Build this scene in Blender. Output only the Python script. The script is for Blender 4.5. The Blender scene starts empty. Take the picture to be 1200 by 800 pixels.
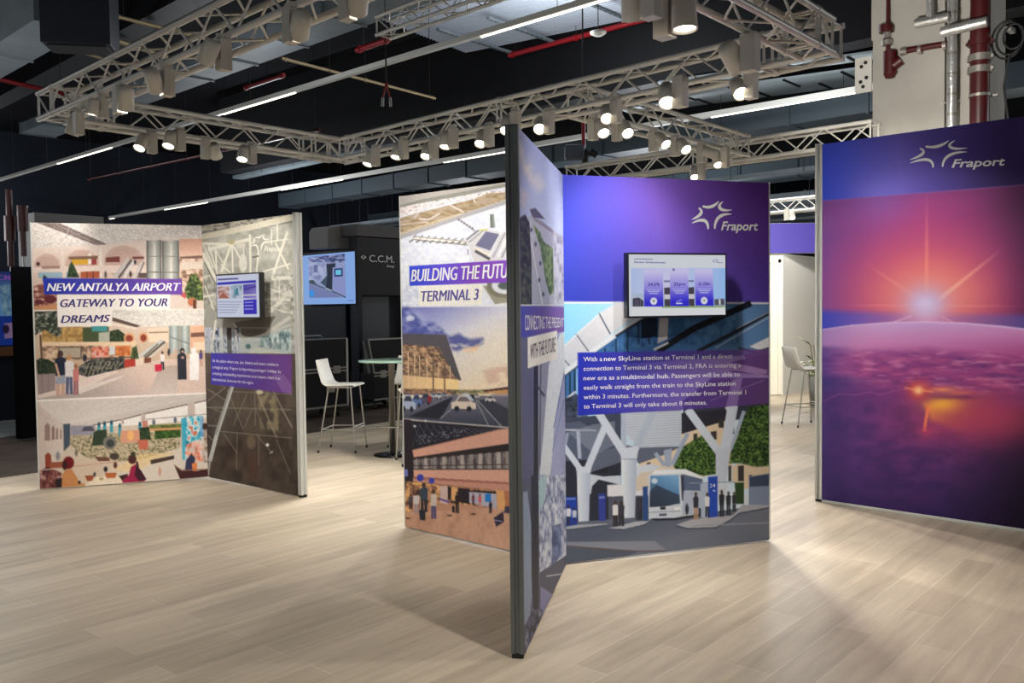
import bpy, math, random
import numpy as np
from mathutils import Vector, Matrix

S = bpy.context.scene
COL = S.collection
random.seed(7)

# ------------------------------------------------------------------ camera
FPX, PITCH, ROLL, CAMZ = 1046.5, 0.0392, 0.012, 1.669
cam = bpy.data.cameras.new('camera'); cam_o = bpy.data.objects.new('camera', cam); COL.objects.link(cam_o)
cam.sensor_width = 36.0; cam.lens = FPX / 1200 * 36.0; cam.clip_end = 300
_c, _s = math.cos(PITCH), math.sin(PITCH); _cr, _sr = math.cos(ROLL), math.sin(ROLL)
R0 = Vector((1, 0, 0)); U0 = Vector((0, _s, _c)); F0 = Vector((0, _c, -_s))
Rc = R0 * _cr - U0 * _sr; Uc = R0 * _sr + U0 * _cr
cam_o.matrix_world = Matrix(((Rc.x, Uc.x, -F0.x, 0), (Rc.y, Uc.y, -F0.y, 0), (Rc.z, Uc.z, -F0.z, CAMZ), (0, 0, 0, 1)))
S.camera = cam_o
S.view_settings.view_transform = 'Standard'; S.view_settings.look = 'None'
S.view_settings.gamma = 1.0; S.view_settings.use_curve_mapping = False
S.view_settings.exposure = 0.0
try:
    S.cycles.use_denoising = True
    S.cycles.max_bounces = 6; S.cycles.diffuse_bounces = 3; S.cycles.glossy_bounces = 3
    S.cycles.sample_clamp_indirect = 4.0
except Exception:
    pass

# ------------------------------------------------------------------ world: the dim far hall
AMBIENT = 0.045
W = bpy.data.worlds.new('hall_world'); S.world = W; W.use_nodes = True
W.node_tree.nodes['Background'].inputs[0].default_value = (0.75, 0.85, 1.0, 1)
W.node_tree.nodes['Background'].inputs[1].default_value = AMBIENT
SPOT_GAIN = 1.9

# added fill points standing in for other booths and luminaires, brightening ceiling and trusses
def hall_fill(loc, power, color=(.92, .96, 1.0), r=.6):
    l = bpy.data.lights.new('hall_fill', 'POINT'); l.energy = power; l.color = color; l.shadow_soft_size = r
    o = bpy.data.objects.new('hall_fill', l); COL.objects.link(o); o.location = loc; return o
for loc_, pw_ in (((-16, 19, 3.4), 260), ((-9, 30, 3.6), 1100), ((4, 26, 3.4), 700), ((14, 22, 3.6), 420), ((-2, 42, 4.0), 1300), ((-8, -3, 4.2), 380), ((7, -4, 4.2), 190), ((-22, 32, 4), 900), ((-9.5, 14, 3.0), 110), ((10, 9, 4.2), 200), ((.4, 18.0, 6.8), 240), ((5.4, 17.6, 5.0), 260), ((-6.4, 11.6, 2.7), 30), ((-9.5, 10.5, 4.6), 60), ((-4.5, 15.5, 5.6), 40)):
    hall_fill(loc_, pw_)

# hall grid: the stand, trusses and ceiling all follow these two directions
A1, A2 = math.radians(40.7), math.radians(134.2)
E1 = Vector((math.sin(A1), math.cos(A1), 0)); E2 = Vector((math.sin(A2), math.cos(A2), 0))

def ray(x, y):
    u0, v0 = x - 600, 400 - y
    u = (u0 * _cr + v0 * _sr) / FPX; w = (-u0 * _sr + v0 * _cr) / FPX
    return Vector((u, _c + w * _s, -_s + w * _c))
def at(x, y, h):                      # point of the photo on the level plane at height h
    d = ray(x, y); t = (h - CAMZ) / d.z
    return Vector((0, 0, CAMZ)) + d * t
def aty(x, y, Y):                     # point of the photo at depth Y
    d = ray(x, y); return Vector((0, 0, CAMZ)) + d * (Y / d.y)
def on_plane(x, y, p, n):
    d = ray(x, y); o = Vector((0, 0, CAMZ)); t = (Vector(p) - o).dot(n) / d.dot(n)
    return o + d * t

# ------------------------------------------------------------------ materials
def s2l(c):
    c = np.asarray(c, float) / 255.0
    return np.where(c <= 0.04045, c / 12.92, ((c + 0.055) / 1.055) ** 2.4)
MATS = {}
def mat(name, rgb=None, rough=0.5, metal=0.0, lin=None, emit=None, strength=1.0, spec=0.5, noise=None, bump=None):
    if name in MATS: return MATS[name]
    m = bpy.data.materials.new(name); m.use_nodes = True; nt = m.node_tree; b = nt.nodes['Principled BSDF']
    c = tuple(lin) if lin is not None else tuple(s2l(rgb))
    b.inputs['Base Color'].default_value = (*c, 1); b.inputs['Roughness'].default_value = rough
    b.inputs['Metallic'].default_value = metal
    b.inputs['Specular IOR Level'].default_value = spec
    if noise or bump:
        tc = nt.nodes.new('ShaderNodeTexCoord'); nz = nt.nodes.new('ShaderNodeTexNoise')
        sc = (noise or bump)[0]; nz.inputs['Scale'].default_value = sc; nz.inputs['Detail'].default_value = 4
        nt.links.new(tc.outputs['Object'], nz.inputs['Vector'])
        if noise:
            mr = nt.nodes.new('ShaderNodeMapRange'); a = noise[1]
            mr.inputs[1].default_value = .3; mr.inputs[2].default_value = .7
            mr.inputs[3].default_value = 1 - a; mr.inputs[4].default_value = 1 + a
            mx = nt.nodes.new('ShaderNodeMix'); mx.data_type = 'RGBA'; mx.blend_type = 'MULTIPLY'
            mx.inputs[0].default_value = 1; mx.inputs[6].default_value = (*c, 1)
            nt.links.new(nz.outputs['Fac'], mr.inputs[0]); nt.links.new(mr.outputs[0], mx.inputs[7])
            nt.links.new(mx.outputs[2], b.inputs['Base Color'])
        if bump:
            bp = nt.nodes.new('ShaderNodeBump'); bp.inputs['Strength'].default_value = bump[1]; bp.inputs['Distance'].default_value = .01
            nt.links.new(nz.outputs['Fac'], bp.inputs['Height']); nt.links.new(bp.outputs[0], b.inputs['Normal'])
    if emit is not None:
        b.inputs['Emission Color'].default_value = (*s2l(emit), 1); b.inputs['Emission Strength'].default_value = strength
    MATS[name] = m; return m
def print_mat(name, emissive=False, strength=1.0):
    m = bpy.data.materials.new(name); m.use_nodes = True; nt = m.node_tree; b = nt.nodes['Principled BSDF']
    a = nt.nodes.new('ShaderNodeAttribute'); a.attribute_name = 'ink'
    if emissive:
        b.inputs['Base Color'].default_value = (.01, .01, .012, 1); b.inputs['Roughness'].default_value = .4; b.inputs['Specular IOR Level'].default_value = .15
        nt.links.new(a.outputs['Color'], b.inputs['Emission Color']); b.inputs['Emission Strength'].default_value = strength
    else:
        nt.links.new(a.outputs['Color'], b.inputs['Base Color']); b.inputs['Roughness'].default_value = .55
        b.inputs['Specular IOR Level'].default_value = .25
    return m
M_PRINT = print_mat('printed_fabric'); M_SCREEN = print_mat('lit_screen', True, 0.80)

def floor_material():
    m = bpy.data.materials.new('oak_laminate'); m.use_nodes = True; nt = m.node_tree; N = nt.nodes; L = nt.links
    b = N['Principled BSDF']; b.inputs['Roughness'].default_value = .42; b.inputs['Specular IOR Level'].default_value = .35
    tc = N.new('ShaderNodeTexCoord'); mp = N.new('ShaderNodeMapping')
    mp.inputs['Rotation'].default_value = (0, 0, -(math.pi / 2 - A1))
    L.new(tc.outputs['Object'], mp.inputs['Vector'])
    br = N.new('ShaderNodeTexBrick'); br.offset = .37; br.inputs['Scale'].default_value = 1
    br.inputs['Brick Width'].default_value = 1.25; br.inputs['Row Height'].default_value = .19
    br.inputs['Mortar Size'].default_value = .0018; br.inputs['Mortar Smooth'].default_value = .3
    br.inputs['Color1'].default_value = (.525, .447, .340, 1); br.inputs['Color2'].default_value = (.415, .348, .260, 1)
    br.inputs['Mortar'].default_value = (.62, .54, .44, 1)
    L.new(mp.outputs[0], br.inputs['Vector'])
    st = N.new('ShaderNodeMapping'); st.inputs['Scale'].default_value = (.9, 9, 1); L.new(mp.outputs[0], st.inputs['Vector'])
    n1 = N.new('ShaderNodeTexNoise'); n1.inputs['Scale'].default_value = 1.6; n1.inputs['Detail'].default_value = 6; n1.inputs['Roughness'].default_value = .6
    L.new(st.outputs[0], n1.inputs['Vector'])
    r = N.new('ShaderNodeMapRange'); r.inputs[1].default_value = .3; r.inputs[2].default_value = .7; r.inputs[3].default_value = .83; r.inputs[4].default_value = 1.16
    L.new(n1.outputs['Fac'], r.inputs[0])
    mx = N.new('ShaderNodeMix'); mx.data_type = 'RGBA'; mx.blend_type = 'MULTIPLY'; mx.inputs[0].default_value = 1
    L.new(br.outputs['Color'], mx.inputs[6]); L.new(r.outputs[0], mx.inputs[7])
    L.new(mx.outputs[2], b.inputs['Base Color'])
    return m

# ------------------------------------------------------------------ mesh builder
UPZ = Vector((0, 0, 1))
class MB:
    def __init__(self): self.v = []; self.f = []; self.sm = []
    def add(self, vs, fs, smooth=False):
        o = len(self.v); self.v += [Vector(p) for p in vs]; self.f += [tuple(i + o for i in f) for f in fs]; self.sm += [smooth] * len(fs)
        return self
    def box(self, c, s, X=Vector((1, 0, 0)), Y=None, Z=Vector((0, 0, 1))):
        X = Vector(X).normalized(); Z = Vector(Z).normalized(); Y = Vector(Y).normalized() if Y is not None else Z.cross(X)
        c = Vector(c); a, b, d = X * s[0] / 2, Y * s[1] / 2, Z * s[2] / 2
        vs = [c + i * a + j * b + k * d for k in (-1, 1) for j in (-1, 1) for i in (-1, 1)]
        return self.add(vs, [(0, 2, 3, 1), (4, 5, 7, 6), (0, 1, 5, 4), (1, 3, 7, 5), (3, 2, 6, 7), (2, 0, 4, 6)])
    def bar(self, p, q, w, h, up=Vector((0, 0, 1))):
        p, q = Vector(p), Vector(q); X = (q - p).normalized()
        Y = Vector(up).cross(X)
        if Y.length < 1e-4: Y = Vector((1, 0, 0)).cross(X)
        Y.normalize(); Z = X.cross(Y)
        return self.box((p + q) / 2, ((q - p).length, w, h), X, Y, Z)
    def ribbed(self, p, q, w, h, n, rw=.03, rib=.05):
        p, q = Vector(p), Vector(q); X = (q - p).normalized(); Y = UPZ.cross(X).normalized(); Z = X.cross(Y); L = (q - p).length; st = []
        for i in range(n):
            x = rw / 2 + (L - rw) * i / max(1, n - 1)
            if i > 0: st.append((x - rw / 2, 0))
            st += [(x - rw / 2, 1), (x + rw / 2, 1)]
            if i < n - 1: st.append((x + rw / 2, 0))
        vs = []
        for x, k in st:
            a, b = w / 2 + rib * k, h / 2 + rib * k; c = p + X * x
            vs += [c - Y * a - Z * b, c + Y * a - Z * b, c + Y * a + Z * b, c - Y * a + Z * b]
        m = len(st); fs = [(0, 3, 2, 1), (4 * m - 4, 4 * m - 3, 4 * m - 2, 4 * m - 1)]
        for i in range(m - 1):
            for j in range(4): fs.append((4 * i + j, 4 * i + (j + 1) % 4, 4 * i + 4 + (j + 1) % 4, 4 * i + 4 + j))
        return self.add(vs, fs)
    def tube(self, p, q, r, r2=None, n=10, caps=True):
        p, q = Vector(p), Vector(q); r2 = r if r2 is None else r2; X = (q - p).normalized()
        A = X.orthogonal().normalized(); B = X.cross(A)
        ring = lambda c, rr: [c + rr * (math.cos(2 * math.pi * i / n) * A + math.sin(2 * math.pi * i / n) * B) for i in range(n)]
        self.add(ring(p, r) + ring(q, r2), [(i, (i + 1) % n, n + (i + 1) % n, n + i) for i in range(n)], True)
        if caps:
            self.add(ring(p, r), [tuple(reversed(range(n)))]); self.add(ring(q, r2), [tuple(range(n))])
        return self
    def path(self, pts, r, n=8):
        for a, b in zip(pts, pts[1:]): self.tube(a, b, r, n=n)
        return self
    def lathe(self, c, prof, axis=Vector((0, 0, 1)), n=24):
        c = Vector(c); X = Vector(axis).normalized(); A = X.orthogonal().normalized(); B = X.cross(A); vs = []
        for (r, h) in prof:
            vs += [c + X * h + max(r, 1e-4) * (math.cos(2 * math.pi * i / n) * A + math.sin(2 * math.pi * i / n) * B) for i in range(n)]
        fs = [(k * n + i, k * n + (i + 1) % n, (k + 1) * n + (i + 1) % n, (k + 1) * n + i) for k in range(len(prof) - 1) for i in range(n)]
        return self.add(vs, fs, True)
    def prism(self, poly, d):
        n = len(poly); d = Vector(d); P = [Vector(p) for p in poly]
        return self.add(P + [p + d for p in P], [tuple(reversed(range(n))), tuple(range(n, 2 * n))] + [(i, (i + 1) % n, n + (i + 1) % n, n + i) for i in range(n)])
    def build(self, name, m, parent=None, bevel=0, label=None):
        me = bpy.data.meshes.new(name)
        base = parent_base(parent)
        me.from_pydata([tuple(p - base) for p in self.v], [], self.f)
        for p, s in zip(me.polygons, self.sm): p.use_smooth = s
        me.materials.append(m); me.update()
        o = bpy.data.objects.new(name, me); COL.objects.link(o)
        if parent is not None: o.parent = parent
        if bevel:
            bv = o.modifiers.new('bevel', 'BEVEL'); bv.width = bevel; bv.segments = 2; bv.limit_method = 'ANGLE'
        if label: o['label'] = label
        return o
def parent_base(p):
    b = Vector((0, 0, 0))
    while p is not None:
        b = b + p.location; p = p.parent
    return b
def tag(o, label, cat, group=None, kind=None):
    o['label'] = label; o['category'] = cat
    if group: o['group'] = group
    if kind: o['kind'] = kind
    return o
def thing(name, label, cat, loc=(0, 0, 0), group=None):
    o = bpy.data.objects.new(name, None); COL.objects.link(o); o.location = loc; o.empty_display_size = .1
    return tag(o, label, cat, group)
def struct(name, mb, m, label=None):
    o = mb.build(name, m); o['kind'] = 'structure'
    o['label'] = label or name.replace('_', ' '); o['category'] = name.split('_')[0]
    return o
def kids(o): return [c for c in bpy.data.objects if c.parent == o]
def copy_tree(o, parent=None, children=None):
    children = children if children is not None else kids(o)
    c = o.copy(); COL.objects.link(c)
    if parent is not None: c.parent = parent
    for ch in children: copy_tree(ch, c)
    return c
# ------------------------------------------------------------------ printed graphics
def homography(src, dst):
    A = []; B = []
    for (x, y), (u, v) in zip(src, dst):
        A.append([x, y, 1, 0, 0, 0, -u * x, -u * y]); B.append(u)
        A.append([0, 0, 0, x, y, 1, -v * x, -v * y]); B.append(v)
    h = np.linalg.solve(np.array(A, float), np.array(B, float)); return np.append(h, 1).reshape(3, 3)
def happly(H, x, y):
    w = H[2, 0] * x + H[2, 1] * y + H[2, 2]
    return (H[0, 0] * x + H[0, 1] * y + H[0, 2]) / w, (H[1, 0] * x + H[1, 1] * y + H[1, 2]) / w
def vnoise(x, y, seed=0):
    def hsh(i, j):
        n = np.sin(i * 127.1 + j * 311.7 + seed * 74.7) * 43758.5453
        return n - np.floor(n)
    i = np.floor(x); j = np.floor(y); f = x - i; g = y - j; f = f * f * (3 - 2 * f); g = g * g * (3 - 2 * g)
    return (hsh(i, j) * (1 - f) + hsh(i + 1, j) * f) * (1 - g) + (hsh(i, j + 1) * (1 - f) + hsh(i + 1, j + 1) * f) * g
def fbm(x, y, seed=0):
    return .55 * vnoise(x, y, seed) + .3 * vnoise(x * 2.1, y * 2.1, seed + 3) + .15 * vnoise(x * 4.3, y * 4.3, seed + 7)

class Picture:
    """A printed picture: colours laid out in the picture's own plane (quad = its four corners TL TR BR BL)."""
    def __init__(s, quad, nu, nv, umax=1.0):
        s.q = quad; s.nu, s.nv, s.umax = nu, nv, umax
        s.H = homography([(0, 0), (1, 0), (1, 1), (0, 1)], quad); s.Hi = np.linalg.inv(s.H)
        U, V = np.meshgrid(np.linspace(0, umax, nu), np.linspace(0, 1, nv)); s.U, s.V = U.ravel(), V.ravel()
        s.X, s.Y = happly(s.H, s.U, s.V); s.c = np.zeros((len(s.X), 3)); s.text = []
        s.view(0, 0, 1)
    def view(s, x0, y0, k): s.x0, s.y0, s.k = x0, y0, k; return s
    def px(s, p): return np.array([(s.x0 + a / s.k, s.y0 + b / s.k) for a, b in p], float)
    def _blend(s, idx, col, a):
        a = np.asarray(a)[:, None] if np.ndim(a) else a
        s.c[idx] = s.c[idx] * (1 - a) + np.asarray(col, float) * a
    def fill(s, col): s.c[:] = col
    def _inside(s, P, soft):
        x0, y0 = P.min(0) - soft - 1; x1, y1 = P.max(0) + soft + 1
        idx = np.nonzero((s.X > x0) & (s.X < x1) & (s.Y > y0) & (s.Y < y1))[0]
        if not len(idx): return idx, None
        x, y = s.X[idx], s.Y[idx]; ins = np.zeros(len(idx), bool); d2 = np.full(len(idx), 1e9)
        for (ax, ay), (bx, by) in zip(P, np.roll(P, -1, 0)):
            dx, dy = bx - ax, by - ay; L2 = dx * dx + dy * dy + 1e-9
            t = np.clip(((x - ax) * dx + (y - ay) * dy) / L2, 0, 1)
            d2 = np.minimum(d2, (x - ax - t * dx) ** 2 + (y - ay - t * dy) ** 2)
            cr = (ay > y) != (by > y)
            with np.errstate(divide='ignore', invalid='ignore'):
                xx = ax + (y - ay) * dx / (dy if abs(dy) > 1e-9 else 1e-9)
            ins ^= cr & (x < xx)
        d = np.sqrt(d2); sd = np.where(ins, d, -d)
        return idx, np.clip(sd / (2 * soft) + .5, 0, 1)
    def poly(s, P, col, a=1.0, soft=.45):
        idx, m = s._inside(s.px(P), soft)
        if m is not None: s._blend(idx, col, m * a)
        return s
    def grad(s, P, p0, c0, p1, c1, a0=1.0, a1=1.0, soft=.45, mid=None):
        idx, m = s._inside(s.px(P), soft)
        if m is None: return s
        (x0, y0), (x1, y1) = s.px([p0, p1]); dx, dy = x1 - x0, y1 - y0
        t = np.clip(((s.X[idx] - x0) * dx + (s.Y[idx] - y0) * dy) / (dx * dx + dy * dy), 0, 1)
        if mid is None: col = np.array(c0, float) * (1 - t[:, None]) + np.array(c1, float) * t[:, None]
        else: col = np.stack([np.interp(t, [0, mid[0], 1], [c0[i], mid[1][i], c1[i]]) for i in range(3)], 1)
        s._blend(idx, col, m * (a0 * (1 - t) + a1 * t)); return s
    def speck(s, P, sx, sy, cols, a=1.0, seed=0, lo=.25, hi=.75, soft=.45, power=1.0):
        idx, m = s._inside(s.px(P), soft)
        if m is None: return s
        n = np.clip((fbm(s.X[idx] / sx, s.Y[idx] / sy, seed) - lo) / (hi - lo), 0, 1) ** power
        t = np.linspace(0, 1, len(cols)); C = np.array(cols, float)
        s._blend(idx, np.stack([np.interp(n, t, C[:, i]) for i in range(3)], 1), m * a); return s
    def cloud(s, P, sx, sy, col, seed=0, lo=.4, hi=.6, a=1.0, soft=2.5):
        idx, m = s._inside(s.px(P), soft)
        if m is None: return s
        n = np.clip((fbm(s.X[idx] / sx, s.Y[idx] / sy, seed) - lo) / (hi - lo), 0, 1)
        s._blend(idx, col, m * n * a); return s
    def line(s, pts, w, col, a=1.0, soft=.45):
        for p, q in zip(pts, pts[1:]):
            (ax, ay), (bx, by) = s.px([p, q]); r = w / s.k / 2
            dx, dy = bx - ax, by - ay; L = math.hypot(dx, dy) + 1e-9; nx, ny = -dy / L * r, dx / L * r
            P = np.array([(ax + nx, ay + ny), (bx + nx, by + ny), (bx - nx, by - ny), (ax - nx, ay - ny)])
            idx, m = s._inside(P, soft)
            if m is not None:
                k = min(1.0, 2 * r / (2 * soft)) if r < soft else 1
                s._blend(idx, col, np.clip(m * (1 if r >= soft else 1.6 * k), 0, 1) * a)
        return s
    def ell(s, cx, cy, rx, ry, col, a=1.0, soft=.6):
        (x, y), = s.px([(cx, cy)]); rx /= s.k; ry /= s.k
        d = np.sqrt(((s.X - x) / rx) ** 2 + ((s.Y - y) / ry) ** 2); m = np.clip((1 - d) * min(rx, ry) / (2 * soft) + .5, 0, 1)
        idx = np.nonzero(m > 0)[0]; s._blend(idx, col, m[idx] * a); return s
    def glow(s, cx, cy, rx, ry, col, a=1.0, power=1.0):
        (x, y), = s.px([(cx, cy)]); g = np.exp(-((((s.X - x) / (rx / s.k)) ** 2 + ((s.Y - y) / (ry / s.k)) ** 2) ** power))
        s._blend(slice(None), col, g * a); return s
    def figure(s, x, y0, y1, w, top, legs, head=(70, 50, 45)):
        h = y1 - y0
        s.line([(x - w * .18, y0 + h * .5), (x - w * .22, y1)], w * .34, legs); s.line([(x + w * .18, y0 + h * .5), (x + w * .24, y1)], w * .34, legs)
        s.poly([(x - w * .5, y0 + h * .2), (x - w * .2, y0 + h * .14), (x + w * .2, y0 + h * .14), (x + w * .5, y0 + h * .2), (x + w * .42, y0 + h * .56), (x - w * .42, y0 + h * .56)], top)
        s.ell(x, y0 + h * .07, w * .24, h * .075, head); return s
    # lettering and marks: outlines in the same plane, drawn slightly proud of it
    def words(s, body, quad, col, bold=0.0, shear=0.0, sharp=3):
        vs, fs = glyphs(body, bold, shear, sharp)
        if not len(vs): return s
        q = s.px(quad); x0, x1 = vs[:, 0].min(), vs[:, 0].max(); a = (vs[:, 0] - x0) / (x1 - x0); b = vs[:, 1] / .72   # b = 1 at cap height, 0 on the baseline
        top = q[0] + (q[1] - q[0]) * a[:, None]; bot = q[3] + (q[2] - q[3]) * a[:, None]
        P = bot + (top - bot) * b[:, None]; u, v = happly(s.Hi, P[:, 0], P[:, 1])
        s.text.append((u, v, fs, col))
        if shear >= .2: s.text.append((u + .0042, v, fs, col))          # heavier titles
        return s
    def stroke(s, pts, w, col, tip0=.15, tip1=.15, n=14):
        q = s.px(pts)
        t = np.linspace(0, 1, n)[:, None]
        if len(q) == 3: C = (1 - t) ** 2 * q[0] + 2 * t * (1 - t) * q[1] + t * t * q[2]
        else: C = (1 - t) ** 3 * q[0] + 3 * t * (1 - t) ** 2 * q[1] + 3 * t * t * (1 - t) * q[2] + t ** 3 * q[3]
        T = np.gradient(C, axis=0); T /= np.linalg.norm(T, axis=1)[:, None]; Nn = np.stack([-T[:, 1], T[:, 0]], 1)
        tt = t[:, 0]; ww = w / s.k / 2 * (tip0 + (tip1 - tip0) * tt + (1 - tip0 * (1 - tt) - tip1 * tt) * np.sin(np.pi * tt) ** .8)
        L = C + Nn * ww[:, None]; R = C - Nn * ww[:, None]; P = np.concatenate([L, R])
        fs = [(i, i + 1, n + i + 1, n + i) for i in range(n - 1)]
        u, v = happly(s.Hi, P[:, 0], P[:, 1]); s.text.append((u, v, fs, col)); return s
    def build(s, name, O, d, up, L, Hh, nrm, m, parent, gain=1.0, label=None, grain=0.0):
        """O = top-left corner; d, up unit vectors; L, Hh the size of u = 1, v = 1."""
        O, d, up, nrm = Vector(O), Vector(d), Vector(up), Vector(nrm); base = parent_base(parent)
        def pos(u, v, lift):
            o = np.array(O - base + nrm * lift)
            return o + np.outer(u * L, np.array(d)) - np.outer(v * Hh, np.array(up))
        if grain:
            g = 1 + grain * (fbm(s.X / 1.3, s.Y / 1.3, 5) - .5); s.c = np.clip(s.c * g[:, None], 0, 255)
        vs = [pos(s.U, s.V, 0)]; cs = [s2l(np.clip(s.c, 0, 255)) * gain]; fs = []
        nu, nv = s.nu, s.nv
        ii = (np.arange(nv - 1)[:, None] * nu + np.arange(nu - 1)[None, :]).ravel()
        fs = np.stack([ii, ii + nu, ii + nu + 1, ii + 1], 1).tolist()
        off = len(s.U)
        for k, (u, v, f, col) in enumerate(s.text):
            keep = np.ones(len(u), bool)
            vs.append(pos(u, v, .0012)); cs.append(np.repeat(s2l(np.array([col])) * gain, len(u), 0))
            fs += [tuple(i + off for i in g) for g in f]; off += len(u)
        V = np.concatenate(vs); Cc = np.concatenate(cs)
        me = bpy.data.meshes.new(name); me.from_pydata(V.tolist(), [], fs)
        at_ = me.color_attributes.new('ink', 'FLOAT_COLOR', 'POINT')
        at_.data.foreach_set('color', np.concatenate([Cc, np.ones((len(Cc), 1))], 1).astype(np.float32).ravel())
        me.materials.append(m); me.update()
        o = bpy.data.objects.new(name, me); COL.objects.link(o); o.parent = parent
        if label: o['label'] = label
        return o
_glyphs = {}
def glyphs(body, bold, shear, sharp=3):
    key = (body, bold, shear, sharp)
    if key in _glyphs: return _glyphs[key]
    cu = bpy.data.curves.new('lettering', 'FONT'); cu.body = body; cu.shear = shear; cu.offset = bold; cu.resolution_u = sharp; cu.fill_mode = 'FRONT'
    o = bpy.data.objects.new('lettering', cu); COL.objects.link(o)
    dg = bpy.context.evaluated_depsgraph_get(); dg.update(); ev = o.evaluated_get(dg); me = ev.to_mesh()
    v = np.array([tuple(p.co) for p in me.vertices]); f = [tuple(p.vertices) for p in me.polygons]
    ev.to_mesh_clear(); bpy.data.objects.remove(o); bpy.data.curves.remove(cu)
    if len(v): v = v[:, :2]
    _glyphs[key] = (v, f); return _glyphs[key]
WHITE = (240, 240, 240)
def airport_mark(p, x0, y0, x1, y1, col=WHITE, tilt=0.0):
    """five curved strokes around an open star, and the word to its lower right; box in the current view, tilt = rise per unit run"""
    def m(a, b): return (x0 + (x1 - x0) * a, y0 + (y1 - y0) * b - tilt * (x1 - x0) * a)
    w = (y1 - y0) * .085
    for pts, t0, t1 in [([(.165, .17), (.30, .27), (.41, .01)], .6, .12),
                        ([(.475, .02), (.36, .17), (.42, .34), (.605, .27)], .15, .12),
                        ([(.60, .40), (.35, .36), (.345, .84)], .12, .5),
                        ([(.245, .85), (.25, .42), (.0, .68)], .5, .12),
                        ([(.0, .57), (.22, .38), (.105, .22)], .12, .55)]:
        p.stroke([m(*q) for q in pts], w * 1.1, col, t0, t1)
    p.words('Fraport', [m(.455, .61), m(1.0, .61), m(1.0, .875), m(.44, .875)], col, .020, .16)
    return p
# ------------------------------------------------------------------ the setting
def frame(o, a, b, z=0):                  # hall-grid coordinates from an origin
    return Vector((o[0], o[1], 0)) + E1 * a + E2 * b + Vector((0, 0, z))
EDGE = Vector((-2.83, 11.83, 0))          # a point on the edge of the stand's raised floor
ED = Vector((math.sin(math.radians(39.4)), math.cos(math.radians(39.4)), 0)); EN = Vector((ED.y, -ED.x, 0))
M_FLOOR = floor_material()
mb = MB(); c = [EDGE - ED * 16, EDGE + ED * 26, EDGE + ED * 26 + EN * 26, EDGE - ED * 16 + EN * 26]
mb.prism([p + Vector((0, 0, -.03)) for p in reversed(c)], (0, 0, .03))
struct('floor_stand', mb, M_FLOOR, 'pale oak laminate floor of the exhibition stand')
M_AISLE = mat('aisle_carpet', (74, 64, 58), .9, noise=(3, .25), spec=.1)
mb = MB(); mb.prism([(-60, -10, -.06), (60, -10, -.06), (60, 80, -.06), (-60, 80, -.06)], (0, 0, .029))
struct('floor_hall', mb, M_AISLE, 'dark carpet of the hall aisle')
M_CARPET = mat('grey_carpet', (128, 130, 128), .9, noise=(2, .2), spec=.1)
mb = MB(); q = Vector((-6.95, 12.1, -.03))
mb.prism([q - ED * 9, q + ED * 1.55, q + ED * 1.55 - EN * 9, q - ED * 9 - EN * 9][::-1], (0, 0, .008))
struct('floor_booth', mb, M_CARPET, 'grey carpet of the neighbouring booth')

M_BLACK = mat('black_paint', (14, 14, 18), .7, noise=(2, .3), spec=.2)
M_CEIL = mat('dark_ceiling', (17, 17, 21), .85, noise=(.6, .4), spec=.1)
mb = MB(); mb.box((0, 30, 9.6), (120, 100, .3)); struct('ceiling', mb, M_CEIL, 'black hall ceiling high above the stand')
M_HALLWALL = mat('hall_wall', (30, 34, 42), .8, noise=(.3, .3), spec=.1)
far = Vector((0, 0, 0)) + E1 * 52
mb = MB(); mb.box(far + Vector((0, 0, 4.7)), (130, .4, 9.6), E2); struct('wall_back', mb, M_HALLWALL, 'dark far wall of the hall')
side = E2 * -42 + E1 * 10
mb = MB(); mb.box(side + Vector((0, 0, 4.7)), (130, .4, 9.6), E1); struct('wall_left', mb, M_HALLWALL, 'dark left wall of the hall')
side = E2 * 34 + E1 * 10
mb = MB(); mb.box(side + Vector((0, 0, 4.7)), (130, .4, 9.6), E1); struct('wall_right', mb, M_HALLWALL, 'dark right wall of the hall')
M_BEAM = mat('black_steel', (15, 15, 19), .6, noise=(1, .3), spec=.3)

M_CONC = mat('concrete', (172, 168, 160), .85, noise=(1.2, .12), spec=.15)
M_CONC_DK = mat('concrete_joint', (84, 80, 76), .9)
# concrete column on the right, faces along the hall grid, with a rebate that holds the pipes
cl = aty(1022, 300, 10.6); CB = Vector((cl.x, cl.y, 0))
def colp(a, b, z): return CB + E2 * a + E1 * b + Vector((0, 0, z))
mb = MB()
mb.prism([colp(0, 0, 0), colp(.80, 0, 0), colp(.80, .10, 0), colp(.98, .10, 0), colp(.98, 0, 0), colp(1.22, 0, 0), colp(1.22, .9, 0), colp(0, .9, 0)], (0, 0, 9.4))
mb.box(colp(-.005, .3, 5.2), (.03, .5, .9), E2)
for z in (3.72, 6.1):
    mb.box(colp(.4, -.0015, z), (.78, .004, .012), E2)
struct('column_right', mb, M_CONC, 'pale concrete column behind the sunrise wall')
cl = aty(30, 300, 15.2); CL = Vector((cl.x, cl.y, 0))
mb = MB(); mb.box(CL + E1 * .55 + E2 * .15 + Vector((0, 0, 1.66)), (1.15, .7, 3.32), E1)
struct('wall_partition', mb, mat('grey_concrete', (128, 126, 124), .85, noise=(1, .1), spec=.15), 'grey partition block behind the airport lobby wall')
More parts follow.
